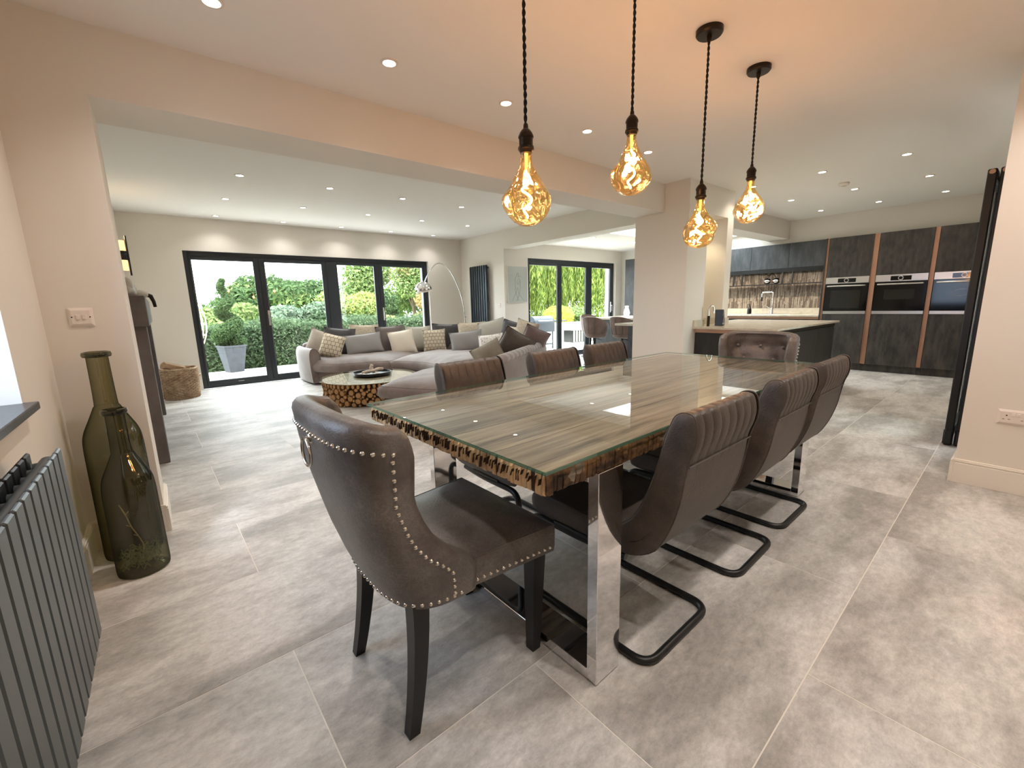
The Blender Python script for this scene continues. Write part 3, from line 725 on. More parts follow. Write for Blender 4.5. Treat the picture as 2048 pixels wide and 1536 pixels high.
# rough sawn end-grain band on both short ends and worn long edges
def edge_band(side):
    m = MB(); r = random.Random(side)
    if side in (1, 2):
        xs = -TL+0.012 if side == 1 else TL-0.012; sg = -1 if side == 1 else 1
        y = -TW+0.012
        while y < TW-0.014:
            wv = r.uniform(0.005, 0.013); d = r.uniform(0.003, 0.012)
            if r.random() < 0.28: y += r.uniform(0.002, 0.006); y = min(y, TW-0.016)
            if r.random() < 0.03: y = min(y+0.012, TW-0.016)
            y2 = min(y+wv, TW-0.012); sk = r.uniform(0.004, 0.012)
            top = 0.757; bot = 0.698+r.uniform(-0.003, 0.004)
            mid = top-r.uniform(0.008, 0.03)
            vs = [(xs, y, bot), (xs, y2, bot), (xs, y2, top), (xs, y, top),
                  (xs+sg*d*0.6, y+sk*0.4, bot+0.004), (xs+sg*d*0.8, y2-0.001+sk*0.3, bot+0.004), (xs+sg*d, y2-0.002, mid), (xs+sg*0.003, y2-0.001, top), (xs+sg*0.003, y, top), (xs+sg*d, y+0.002, mid)]
            m.add(vs, [(0, 1, 5, 4), (4, 5, 6, 9), (9, 6, 7, 8), (8, 7, 2, 3), (0, 4, 9, 8, 3), (1, 2, 7, 6, 5)])
            y = y2
    else:
        ys = -TW+0.012 if side == 3 else TW-0.012; sg = -1 if side == 3 else 1
        x = -TL+0.012
        while x < TL-0.014:
            wv = r.uniform(0.008, 0.022); d = r.uniform(0.001, 0.009)
            x2 = min(x+wv, TL-0.012); top = 0.757; bot = 0.698+r.uniform(-0.004, 0.004); mid = top-r.uniform(0.01, 0.04)
            vs = [(x, ys, bot), (x2, ys, bot), (x2, ys, top), (x, ys, top),
                  (x+0.002, ys+sg*d*0.5, bot+0.004), (x2-0.002, ys+sg*d*0.6, bot+0.004), (x2-0.001, ys+sg*d, mid), (x2, ys+sg*0.002, top), (x, ys+sg*0.002, top), (x+0.001, ys+sg*d, mid)]
            m.add(vs, [(0, 1, 5, 4), (4, 5, 6, 9), (9, 6, 7, 8), (8, 7, 2, 3), (0, 4, 9, 8, 3), (1, 2, 7, 6, 5)])
            x = x2
    if side in (1, 2):
        y = -TW+0.02
        while y < TW-0.03:  # dark slivers put the shade of the saw slits into colour
            h_ = r.uniform(0.014, 0.036); w_ = r.uniform(0.0010, 0.0024); sl = r.uniform(0.003, 0.010); zt = 0.752-r.uniform(0, 0.012); xo = xs+sg*0.0128
            m.add([(xs, y, zt), (xs, y+w_, zt), (xs, y+w_*0.6+sl, zt-h_), (xs, y+sl, zt-h_), (xo, y, zt), (xo, y+w_, zt), (xo, y+w_*0.6+sl, zt-h_), (xo, y+sl, zt-h_)], [(0, 1, 2, 3), (4, 7, 6, 5), (0, 4, 5, 1), (1, 5, 6, 2), (2, 6, 7, 3), (3, 7, 4, 0)], 1)
            y += r.uniform(0.008, 0.02)
    if side in (1, 2): m.box(min(xs, xs+sg*0.001), max(xs, xs+sg*0.001), -TW+0.012, TW-0.012, 0.702, 0.756, mi=1)  # dark backing stands for the shade in the recesses
    m.build('rough_edge', ['live_edge', 'log_dark'] if side in (1, 2) else ['bark_edge'], tb, smooth=25)
for s_ in (1, 2, 3, 4): edge_band(s_)
g = MB(); n0 = MB()
g.box(-TL-0.004, TL+0.004, -TW-0.004, TW+0.004, 0.7605, 0.7705)
me = g.mesh('glass_top', ['table_glass', 'green_edge'])
for p in me.polygons:
    if abs(p.normal.z) < 0.5: p.material_index = 1
link('glass_top', me, tb)
# mirror frames: bar 120 x 38 mm bent to a closed rectangle
for xc in (-0.925, 0.975):
    hw, ya, yb, t = 0.058, -0.515+0.0, 0.43, 0.038
    fr_ = MB()
    fr_.prism([(ya, 0.0), (yb, 0.0), (yb, 0.697), (ya, 0.697)], xc-hw, xc+hw, axis=0)
    # hollow: build as four bars instead
    fr_ = MB().box(xc-hw, xc+hw, ya, ya+t, 0.004, 0.697).box(xc-hw, xc+hw, yb-t, yb, 0.004, 0.697).box(xc-hw, xc+hw, ya+t, yb-t, 0.004, 0.004+t).box(xc-hw, xc+hw, ya+t, yb-t, 0.697-t, 0.697)
    lg = fr_.build('frame_leg', 'chrome', tb, bevel=0.0015)
    MB().box(xc-hw+0.012, xc+hw-0.012, ya+0.01, yb-0.01, 0.0, 0.0035).build('felt_pad', 'black_plastic', lg)

# ------------------------------------------------------------------ wing chair with studs and ring
def wing_chair(label, loc, rz):
    t = thing('wing_chair', label, 'chair', loc, rz)
    zs = [0.375, 0.42, 0.47, 0.50, 0.54, 0.59, 0.64, 0.72, 0.80, 0.86, 0.90, 0.925]
    XF = lambda z: interp(z, [0.375, 0.47, 0.50, 0.54, 0.59, 0.64, 0.72, 0.85, 0.90, 0.93], [-0.045, -0.045, -0.075, -0.130, -0.172, -0.198, -0.226, -0.222, -0.238, -0.262])
    XB = lambda z: interp(z, [0.375, 0.45, 0.55, 0.70, 0.82, 0.93], [-0.245, -0.275, -0.305, -0.338, -0.36, -0.372])
    HW = lambda z: interp(z, [0.375, 0.45, 0.60, 0.80, 0.93], [0.240, 0.250, 0.250, 0.264, 0.268])
    NS = 49
    def Upt(z, s, inset, fwd=0.0):
        th = s*PI/2
        w_ = HW(z)-inset; xb = XB(z)+inset; xf = XF(z)+fwd
        sy = math.copysign(abs(math.sin(th))**0.62, s)
        cx = 1-max(math.cos(th), 0)**0.62
        return Vector((xb+(xf-xb)*cx, w_*sy, z))
    ztop = 0.925
    def topz(s): return 0.925-0.028*abs(s)**2.5
    btn = []
    for zi, row in ((0.815, (-0.36, 0, 0.36)), (0.72, (-0.56, -0.18, 0.18, 0.56)), (0.62, (-0.36, 0, 0.36))):
        for s in row: btn.append((s, zi))
    if True:
        rows3 = []
    TH = 0.062
    P = []
    outer_z = np.linspace(0.375, 0.895, 20)
    inner_z = np.linspace(0.895, 0.42, 26)
    for i in range(NS):
        s = -1+2*i/(NS-1); col = []
        kz = (topz(s)-0.375)/(0.925-0.375)
        sz = lambda z: 0.375+(z-0.375)*kz
        edge = 1-abs(s)**10          # thickness closes at the wing tips
        for z in outer_z:
            col.append(Upt(z, s, 0.0) * 1.0); col[-1].z = sz(z)
        for a in (25, 55, 90, 125, 155):
            q = math.radians(a)
            p0 = Upt(0.895, s, 0.0); p1 = Upt(0.895, s, TH)
            p = p0.lerp(p1, (1-math.cos(q))/2); p.z = sz(0.895+0.032*math.sin(q)); col.append(p)
        for z in inner_z:
            d = TH*(0.9+0.25*math.sin(PI*min(1, max(0, (z-0.45)/0.48))))
            p = Upt(z, s, d, 0.006)
            dent = 0
            for (bs, bz) in btn:
                rr = ((s-bs)*0.33/0.05)**2+((z-bz)/0.045)**2
                dent += 0.045*math.exp(-rr**0.55)
            p2 = Upt(z, s, d-dent, 0.006)
            p = p2; p.z = sz(z); col.append(p)
        P.append(col)
    m = MB().grid(P)
    nv = len(P[0])
    # padded front edge of the wings: join outer and inner columns at both tips
    for i in (0, NS-1):
        c = P[i]; no = len(outer_z)
        inn = c[no+5:][::-1]
        strip = []
        for a in np.linspace(0, PI, 7):
            row = []
            for k in range(len(outer_z)):
                o_ = c[k]; z = o_.z
                zi = [q.z for q in inn]
                yy = interp(z, zi, [q.y for q in inn]); xx = interp(z, zi, [q.x for q in inn])
                n_ = Vector((xx, yy, z))
                p = o_.lerp(n_, (1-math.cos(a))/2); p.x += 0.024*math.sin(a); row.append(p)
            strip.append(row)
        m.grid(strip)
        m.grid([[strip[q][-1] for q in range(7)], [c[no-1]]+c[no:no+5]+[c[no+5]]])
    back = m.build('backrest', 'leather', t, smooth=60)
    # top roll closing at tips handled by the strips; buttons on the padded face
    bt = MB().lathe([(0.0001, 0.010), (0.008, 0.008), (0.0125, 0.002), (0.009, -0.004), (0.0001, -0.005)], n=12).mesh('button', 'leather', smooth=60)
    for (bs, bz) in btn:
        p = Upt(bz, bs, TH*1.1-0.034, 0.006); kz = (topz(bs)-0.375)/(0.55)
        p.z = 0.375+(bz-0.375)*kz
        link('button', bt, t, p, (0, PI/2, 0))
    # seat
    sp_ = []
    nx, ny = 17, 17
    def seatw(x): return interp(x, [-0.20, -0.05, 0.26], [0.16, 0.225, 0.258])
    topg = []
    for i in range(nx):
        x = lerp(-0.20, 0.262, i/(nx-1)); row = []
        for j in range(ny):
            v = -1+2*j/(ny-1)
            cr = (1-abs(v)**4)*(1-abs(2*i/(nx-1)-1)**6)
            row.append((x, seatw(x)*v, 0.470+0.030*cr))
        topg.append(row)
    m = MB().grid(topg)
    ring = [topg[i][0] for i in range(nx)]+[topg[nx-1][j] for j in range(1, ny)]+[topg[i][ny-1] for i in range(nx-2, -1, -1)]+[topg[0][j] for j in range(ny-2, 0, -1)]
    cx_, cy_ = 0.0, 0.0
    rings = []
    for (sc_, z) in ((1.0, 0.470), (1.018, 0.462), (1.022, 0.44), (1.02, 0.40), (1.012, 0.378), (0.95, 0.372)):
        rings.append([((p[0]-cx_)*sc_, p[1]*sc_, z if k else p[2]) for p in ring for k in (1,)])
    m.grid(rings, cv=True)
    m.add(rings[-1], [tuple(range(len(ring)))])
    m.build('seat', 'leather', t, smooth=50, weld=True)
    MB().tube([(p[0]*1.014, p[1]*1.014, 0.4685) for p in ring], 0.0028, n=6, closed=True).build('seat_piping', 'leather', t, smooth=60)
    # nail heads
    def stud_line(pts, step=0.0225):
        out = []; acc = 0.0; prev = pts[0]; out.append(prev)
        for p in pts[1:]:
            d = (p-prev).length
            while acc+d >= step:
                q = prev.lerp(p, (step-acc)/d); out.append(q); prev = q; d = (p-prev).length; acc = 0
            acc += d; prev = p
        return out
    st = MB()
    def stud(p, nrm):
        n_ = nrm.normalized(); a = n_.orthogonal().normalized(); b = n_.cross(a)
        vs = []; r = 0.0064
        for (rr, h) in ((1.0, 0.0), (0.8, 0.0032), (0.42, 0.0052)):
            for k in range(8): an = 2*PI*k/8; vs.append(p+(a*math.cos(an)+b*math.sin(an))*r*rr+n_*h)
        vs.append(p+n_*0.0058)
        fs = []
        for q in range(2):
            for k in range(8): l = (k+1) % 8; fs.append((q*8+k, q*8+l, q*8+8+l, q*8+8+k))
        for k in range(8): fs.append((16+k, 16+(k+1) % 8, 24))
        st.add(vs, fs)
    for sgn in (-1, 1):
        line = [Upt(z, sgn*0.93, 0.0) for z in np.linspace(0.40, 0.855, 60)]
        for p in line:
            p.x -= 0.004; p.z = 0.375+(p.z-0.375)*((topz(sgn*0.93)-0.375)/0.55)
        for p in stud_line(line): stud(p, Vector((0, sgn, 0)))
        for p in stud_line([Vector((lerp(-0.02, 0.262, k/20)*1.016, sgn*seatw(lerp(-0.02, 0.262, k/20))*1.02, 0.396)) for k in range(21)]): stud(p, Vector((0, sgn, 0)))
    topl = []
    for k in range(61):
        s = lerp(-0.93, 0.93, k/60); p = Upt(0.86, s, 0.0); p.z = 0.375+(0.86-0.375)*((topz(s)-0.375)/0.55); topl.append(p)
    for p in stud_line(topl): stud(p, Vector((p.x+0.05, p.y*1.2, 0)))
    botl = [Upt(0.39, lerp(-0.96, 0.96, k/60), 0.0) for k in range(61)]
    for p in stud_line(botl): stud(p, Vector((p.x+0.03, p.y*1.3, 0)))
    for p in stud_line([Vector((0.268, lerp(-0.25, 0.25, k/10), 0.396)) for k in range(11)]): stud(p, Vector((1, 0, 0)))
    o = st.build('nailhead_trim', 'nickel', t, smooth=60); o['kind'] = 'stuff'
    # ring pull on the back
    xr = XB(0.80)
    rg = MB().lathe([(0.0001, 0.012), (0.012, 0.010), (0.018, 0.003), (0.018, 0.0)], n=16).build('ring_plate', 'nickel', t, smooth=50, loc=(xr-0.0, 0, 0.845), rot=(0, -PI/2, 0))
    MB().tube([(xr-0.018-0.006*math.sin(a)*0.0, 0.036*math.sin(a), 0.808+0.036*math.cos(a)) for a in np.linspace(0, 2*PI, 36, endpoint=False)], 0.0042, n=8, closed=True).build('ring_pull', 'nickel', t, smooth=80)
    MB().cyl((xr, 0, 0.845), (xr-0.024, 0, 0.845), 0.006, n=10).build('ring_post', 'nickel', t, smooth=50)
    # legs
    for sgn in (-1, 1):
        m = MB(); P = []
        for k in range(9):
            q = k/8; z = 0.40*(1-q); hw_ = lerp(0.025, 0.016, q)
            x = lerp(-0.185, -0.235, q**1.8); y = sgn*lerp(0.175, 0.192, q)
            P.append([(x-hw_, y-hw_, z), (x+hw_, y-hw_, z), (x+hw_, y+hw_, z), (x-hw_, y+hw_, z)])
        m.grid(P, cv=True); m.add(P[-1], [(0, 1, 2, 3)])
        m.build('leg', 'black_wood', t, smooth=40)
        P = []
        for k in range(5):
            q = k/4; z = 0.385*(1-q); hw_ = lerp(0.026, 0.017, q)
            x = 0.225; y = sgn*lerp(0.212, 0.198, q)
            P.append([(x-hw_, y-hw_, z), (x+hw_, y-hw_, z), (x+hw_, y+hw_, z), (x-hw_, y+hw_, z)])
        m = MB().grid(P, cv=True); m.add(P[-1], [(0, 1, 2, 3)])
        m.build('leg', 'black_wood', t, smooth=40)
    return t
wc = wing_chair('brown leather wing-back dining chair showing its studded back with a ring pull', (0.622, 1.165, 0), 0.03)
dup(wc, (3.15, 1.31, 0), PI+0.03, 'brown leather dining chair with button-tufted backrest at the kitchen end of the table')

# ------------------------------------------------------------------ cantilever chairs
def cantilever(label, loc, rz):
    t = thing('cantilever_chair', label, 'chair', loc, rz)
    inner = [(-0.272, 0.836), (-0.255, 0.79), (-0.240, 0.72), (-0.225, 0.665), (-0.20, 0.594), (-0.160, 0.513), (-0.105, 0.465), (-0.04, 0.447), (0.08, 0.445), (0.20, 0.450), (0.262, 0.448)]
    front = [(0.292, 0.438), (0.305, 0.415), (0.302, 0.388), (0.285, 0.370)]
    outer = [(0.20, 0.362), (0.05, 0.362), (-0.09, 0.368), (-0.165, 0.381), (-0.235, 0.427), (-0.280, 0.512), (-0.306, 0.60), (-0.318, 0.68), (-0.328, 0.735), (-0.340, 0.77), (-0.346, 0.81), (-0.341, 0.845)]
    top = [(-0.330, 0.865), (-0.305, 0.868), (-0.284, 0.857)]
    prof = [Vector((p[0], p[1], 0)) for p in catmull([(a, b, 0) for a, b in inner+front+outer+top], 3, closed=True)]
    cen = Vector((-0.12, 0.52, 0))
    HWD = 0.205
    # flat side panels inset with a piped edge, body in between
    nx = 57
    P = []
    for i in range(nx):
        x = lerp(-HWD, HWD, i/(nx-1)); row = []
        e = abs(2*i/(nx-1)-1)
        for p in prof:
            y, z = p.x, p.y
            rnd_ = 0.010*max(0, (e-0.9)/0.1)**2
            # flutes on the rolled head section
            if z > 0.70:
                k = min(1, (z-0.70)/0.02)
                ph = (x/HWD)*0.5+0.5
                fl = abs(math.sin(ph*PI*8))
                dd = 0.0065*(1-fl**0.35)*k
            else: dd = 0
            # local inward direction (to head centre or to spine)
            if z > 0.70: c = Vector((-0.300, 0.80))
            else: c = Vector((y, z))+Vector((0.02, 0.02)) if False else None
            if c is not None:
                v = (c-Vector((y, z))); v = v.normalized() if v.length > 1e-5 else v
                y += v.x*(dd+rnd_); z += v.y*(dd+rnd_)
            row.append((x, y, z))
        P.append(row)
    m = MB().grid(P, cv=True)
    m.build('upholstered_shell', 'leather_dark', t, smooth=50)
    # side panels: slightly proud, rounded
    for sgn in (-1, 1):
        m = MB(); n = len(prof)
        loops = []
        spine = [(-0.305, 0.82), (-0.285, 0.70), (-0.255, 0.58), (-0.20, 0.455), (-0.10, 0.41), (0.1, 0.405), (0.26, 0.41)]
        def tosp(p):
            best = min(spine, key=lambda q: (q[0]-p.x)**2+(q[1]-p.y)**2); return Vector((best[0], best[1], 0))
        sd_ = [Vector((a, b, 0)) for a, b in spine]
        dense = catmull([(a, b, 0) for a, b in spine], 8)
        def near(p): return min(dense, key=lambda q: (q-p).length)
        for (k, dx) in ((0.0, 0.0), (0.03, 0.004), (0.12, 0.007), (0.4, 0.010), (0.8, 0.011), (1.0, 0.011)):
            loops.append([(sgn*(HWD+dx), p.lerp(near(p), k).x, p.lerp(near(p), k).y) for p in prof])
        m.grid(loops, cv=True)
        m.build('side_panel', 'leather_dark', t, smooth=60)
        MB().tube([(sgn*(HWD+0.001), p.x, p.y) for p in prof], 0.0028, n=6, closed=True).build('piping', 'leather_dark', t, smooth=60)
    MB().tube([(x, -0.3265-0.001, 0.716) for x in np.linspace(-HWD, HWD, 6)], 0.0022, n=6).build('seam', 'leather_dark', t, smooth=60)
    # tubular frame
    R_ = 0.0135; hx = 0.205
    pts = [(-hx+0.02, -0.12, 0.345), (-hx, 0.05, 0.345), (-hx, 0.315, 0.345), (-hx, 0.315, R_), (-hx, -0.225, R_), (hx, -0.225, R_), (hx, 0.315, R_), (hx, 0.315, 0.345), (hx, 0.05, 0.345), (hx-0.02, -0.12, 0.345)]
    MB().tube(fillet(pts, 0.065, 7), R_, n=12).build('tube_frame', 'black_metal', t, smooth=60)
    MB().tube([(-hx+0.012, -0.08, 0.345), (hx-0.012, -0.08, 0.345)], 0.010, n=10).build('cross_tube', 'black_metal', t, smooth=60)
    MB().tube([(-hx, 0.20, 0.345), (hx, 0.20, 0.345)], 0.010, n=10).build('cross_tube', 'black_metal', t, smooth=60)
    for sgn in (-1, 1):
        MB().box(sgn*hx-0.012, sgn*hx+0.012, -0.02, 0.18, 0.357, 0.368).build('seat_bracket', 'black_metal', t, bevel=0.002)
    return t
cc = cantilever('brown leather cantilever chair facing the sofa, beside the studded ring chair', (1.268, 0.893, 0), 0.02)
dup(cc, (1.942, 0.915, 0), 0.035, 'brown leather cantilever chair in the middle of the row facing the sofa')
dup(cc, (2.512, 0.94, 0), 0.02, 'brown leather cantilever chair next to the tufted chair in the row facing the sofa')
dup(cc, (1.325, 1.69, 0), PI+0.03, 'brown leather cantilever chair on the sofa side, nearest the studded ring chair')
dup(cc, (1.985, 1.70, 0), PI+0.03, 'brown leather cantilever chair in the middle of the row with its back to the sofa')
dup(cc, (2.565, 1.74, 0), PI+0.03, 'brown leather cantilever chair on the sofa side, next to the tufted chair and the column')

# ------------------------------------------------------------------ radiator under the window
rd = thing('radiator', 'wide anthracite flat-panel radiator below the slate window sill', 'radiator', (-0.29, 1.88, 0.12))
n = 24; pw = 0.0705
pan = MB().box(-0.012, 0.0, -pw+0.0095, 0.0, 0, 0.645).mesh('panel', 'radiator', bevel=0.004)
pan2 = MB().box(-0.012, 0.0, -pw+0.012, 0.0, 0, 0.645).mesh('rear_panel', 'anthracite', bevel=0.004)  # darker colour puts shade into the gaps between front panels
for i in range(n):
    link('panel', pan, rd, (0, -i*pw, 0))
    link('rear_panel', pan2, rd, (-0.065, -i*pw-0.003, 0.0))
for z in (0.06, 0.625-0.02):
    MB().cyl((-0.034, 0.0, z), (-0.034, -n*pw, z), 0.019, n=14).build('header_tube', 'radiator', rd, smooth=50)
for y in (-0.1, -1.5):
    MB().box(-0.119, -0.078, y-0.02, y+0.02, 0.56, 0.60).box(-0.119, -0.11, y-0.02, y+0.02, 0.50, 0.60).build('wall_bracket', 'black_metal', rd)
for i in range(n):
    MB().cyl((-0.034, -i*pw-pw*0.46, 0.60), (-0.06, -i*pw-pw*0.46, 0.60), 0.016, n=8).build('spacer', 'radiator', rd, smooth=50)
b = MB().tube(fillet([(-0.034, 0.012, 0.06), (-0.034, 0.05, 0.06), (-0.034, 0.05, -0.12)], 0.02), 0.008).build('valve_pipe', 'chrome', rd, smooth=50)

# ------------------------------------------------------------------ switches and sockets
def plate(name, label, cat, w_, h_, loc, rot, kind):
    t = thing(name, label, cat, loc); t.rotation_euler = rot
    # local: x right, y up, z out of the wall
    P = [[(-w_/2, -h_/2, 0), (w_/2, -h_/2, 0), (w_/2, h_/2, 0), (-w_/2, h_/2, 0)], [(-w_/2, -h_/2, 0.004), (w_/2, -h_/2, 0.004), (w_/2, h_/2, 0.004), (-w_/2, h_/2, 0.004)], [(-w_/2+0.012, -h_/2+0.012, 0.009), (w_/2-0.012, -h_/2+0.012, 0.009), (w_/2-0.012, h_/2-0.012, 0.009), (-w_/2+0.012, h_/2-0.012, 0.009)]]
    MB().grid(P, cv=True).add(P[2], [(0, 1, 2, 3)]).build('faceplate', 'white_plastic', t, weld=True)
    if kind == 'switch':
        for x in (-0.011, 0.011):
            MB().box(x-0.008, x+0.008, -0.011, 0.011, 0.008, 0.0125).build('rocker', 'white_plastic', t, bevel=0.002)
        for x in (-0.031, 0.031):
            MB().cyl((x, 0, 0.004), (x, 0, 0.0095), 0.003, n=10).build('screw', 'bronze', t)
    else:
        for xo in (-0.036, 0.036):
            for (dx, dy, a, b_) in ((0, 0.018-0.008, 0.004, 0.007), (-0.011, -0.012, 0.0065, 0.003), (0.011, -0.012, 0.0065, 0.003)):
                MB().box(xo+dx-a/2-0.001, xo+dx+a/2+0.001, dy-b_/2, dy+b_/2, 0.0085, 0.0094).build('pin_slot', 'black_plastic', t)
        for x in (-0.01, 0.01):
            MB().box(x-0.007, x+0.007, 0.008, 0.026, 0.008, 0.013).build('rocker', 'white_plastic', t, bevel=0.002)
    return t
plate('light_switch', 'square white double light switch on the wall above the green bottles', 'light switch', 0.088, 0.086, (-0.283, BY0-0.0005, 1.157), (PI/2, 0, 0), 'switch')
plate('wall_socket', 'white double plug socket low on the wall beside the folded dark doors', 'wall socket', 0.147, 0.087, (3.7635, 0.03, 0.452), (PI/2, 0, -PI/2), 'socket')
plate('light_switch', 'small white light switch on the wall beside the tall slim radiator', 'light switch', 0.088, 0.086, (5.0995, 6.64, 1.15), (PI/2, 0, -PI/2), 'switch')
plate('light_switch', 'small white light switch on the wall by the garden doors and dark tall unit', 'light switch', 0.088, 0.086, (8.545, 6.4645, 1.12), (PI/2, 0, 0), 'switch')

# ------------------------------------------------------------------ glass bottles
def bottle(label, loc, H_, R, neck_r, sh0, sh1, moss):
    t = thing('glass_bottle', label, 'bottle', loc)
    prof = [(R*0.55, 0.012), (R*0.92, 0.004), (R, 0.02), (R*1.0, 0.10), (R*0.98, sh0*0.7), (R*0.96, sh0), (R*0.88, lerp(sh0, sh1, 0.35)), (R*0.66, lerp(sh0, sh1, 0.68)), (neck_r*1.18, sh1), (neck_r, sh1+0.03), (neck_r*0.93, H_-0.03), (neck_r*0.95, H_-0.022)]
    pr = [(p.x, p.y) for p in catmull([(a, b, 0) for a, b in prof], 4)]
    MB().lathe([(0.0001, 0.016)]+pr, n=48).build('glass_body', 'bottle_glass', t, smooth=70)
    MB().lathe([(neck_r*0.97, H_-0.026), (neck_r*1.2, H_-0.024), (neck_r*1.28, H_-0.014), (neck_r*1.2, H_-0.002), (neck_r*1.0, H_), (neck_r*0.97, H_-0.01)], n=32).build('lip', 'bottle_glass', t, smooth=50)
    if moss:
        r = random.Random(3); m = MB()
        for i in range(170):
            a = r.uniform(0, 2*PI); rr = R*0.78*math.sqrt(r.random()); x, y = rr*math.cos(a), rr*math.sin(a); z = 0.034+r.random()*0.06
            dv = Vector((r.uniform(-1, 1), r.uniform(-1, 1), r.uniform(-0.3, 0.8))).normalized()*0.03
            p0 = Vector((x, y, z)); p2 = p0+dv; p2.x, p2.y = max(-R*.8, min(R*.8, p2.x)), max(-R*.8, min(R*.8, p2.y)); p2.z = max(0.032, p2.z)
            mid = (p0+p2)/2+Vector((0, 0, 0.012)); m.tube([p0, mid, p2], 0.0022, n=4)
        o = m.build('dried_grass', 'moss', t); o['kind'] = 'stuff'
        tw = [(0.0, -0.02, 0.06), (0.012, -0.02, 0.12), (0.0, -0.015, 0.17), (-0.018, -0.01, 0.22), (-0.03, -0.005, 0.28), (-0.045, 0.0, 0.33)]
        m = MB().tube(catmull(tw, 3), 0.0028, n=5)
        for (a, dx) in ((1, 0.016), (2, -0.015), (3, -0.016), (4, 0.012)):
            p = Vector(tw[a]); m.tube([p, p+Vector((dx, 0, 0.012))], 0.002, n=4)
        m.build('twig', 'driftwood', t)
    return t
mat('moss', srgb(150, 164, 110), 0.9)
bottle('large green glass bottle standing in front, with dried grass and a twig inside', (-0.205, 2.50, 0), 0.765, 0.096, 0.036, 0.40, 0.555, True)
bottle('tallest dark green glass bottle in the wall corner behind the one holding a twig', (-0.245, 2.735, 0), 1.0, 0.112, 0.042, 0.56, 0.74, False)
# ================================================================== LIVING ROOM
# ------------------------------------------------------------------ sofa
so = thing('corner_sofa', 'large curved taupe velvet corner sofa wrapped around the log coffee table', 'sofa', (0, 0, 0))
FR = catmull([(1.74, 7.08, 0), (2.02, 6.66, 0), (2.70, 6.40, 0), (3.00, 5.75, 0), (2.86, 5.16, 0), (2.30, 4.86, 0), (1.72, 4.42, 0)], 14)
BK = catmull([(1.80, 7.80, 0), (2.85, 7.80, 0), (4.05, 7.40, 0), (4.80, 6.20, 0), (4.66, 4.95, 0), (3.65, 4.18, 0), (2.35, 3.40, 0)], 14)
NQ = len(FR)
def SP(u, v):
    k = u*(NQ-1); i = min(int(k), NQ-2); f = k-i
    a = FR[i].lerp(FR[i+1], f); b_ = BK[i].lerp(BK[i+1], f)
    return a.lerp(b_, v)
# base
def slab(u0, u1, v0, v1, z0, z1, nu=20, nv=6, crown=0.0, bulge=0.03, wr=0.0, seed=0, round_end=None):
    r = random.Random(seed); ph = [r.uniform(0, 6) for _ in range(6)]
    def pt(u, v, z): p = SP(u, v); return Vector((p.x, p.y, z))
    def uu(i, j):
        a = i/(nu-1); v = lerp(v0, v1, j/(nv-1))
        e = u1
        if round_end is not None:
            q = (v-0.42)/0.62; e = u1+round_end*math.sqrt(max(0.0, 1-min(1, q*q)))
        return lerp(u0, e, a), v
    T = []
    for i in range(nu):
        row = []
        for j in range(nv):
            u, v = uu(i, j)
            ea = 1-abs(2*i/(nu-1)-1)**6; eb = 1-abs(2*j/(nv-1)-1)**5
            z = z1+crown*ea*eb+wr*ea*eb*(math.sin(u*70+ph[0]+v*6)*math.sin(v*9+ph[1])+0.6*math.sin(u*130+v*22+ph[2]))
            row.append(pt(u, v, z))
        T.append(row)
    m = MB().grid(T)
    ring = [T[i][0] for i in range(nu)]+[T[nu-1][j] for j in range(1, nv)]+[T[i][nv-1] for i in range(nu-2, -1, -1)]+[T[0][j] for j in range(nv-2, 0, -1)]
    c = sum((p for p in ring), Vector())/len(ring)
    n = len(ring); rings = [ring]
    for t_, off in ((0.12, 0.6), (0.3, 0.95), (0.5, 1.0), (0.7, 0.95), (0.88, 0.6), (1.0, 0.0)):
        lp = []
        for k in range(n):
            p = ring[k]; tg = ring[(k+1) % n]-ring[k-1]; nn = Vector((tg.y, -tg.x, 0))
            nn = nn.normalized() if nn.length > 1e-6 else Vector((0, 0, 0))
            if nn.dot(Vector((p.x-c.x, p.y-c.y, 0))) < 0 and False: nn = -nn
            lp.append(Vector((p.x+nn.x*bulge*off, p.y+nn.y*bulge*off, lerp(z1, z0, t_))))
        rings.append(lp)
    m.grid(rings, cv=True)
    m.add(rings[-1], [tuple(range(n))])
    return m, ring
# orientation of ring normals: check sign once
m, rg = slab(0.0, 0.97, 0.06, 1.0, 0.03, 0.20, nu=60, nv=5, bulge=0.012, round_end=0.03)
m.build('base', 'sofa_dark', so, smooth=50, weld=True)
for k, (u0, u1, re_) in enumerate(((0.0, 0.335, None), (0.335, 0.66, None), (0.66, 0.955, 0.055))):
    m, rg = slab(u0+0.004, u1-0.004, 0.015, 0.80 if k < 2 else 0.84, 0.205, 0.335, nu=34, nv=16, crown=0.075, bulge=0.035, wr=0.006, seed=k+1, round_end=re_)
    cu = m.build('seat_cushion', 'sofa', so, smooth=70, weld=True)
    MB().tube([(p.x, p.y, p.z-0.004) for p in rg], 0.006, n=6, closed=True).build('piping', 'sofa_dark', cu, smooth=60)
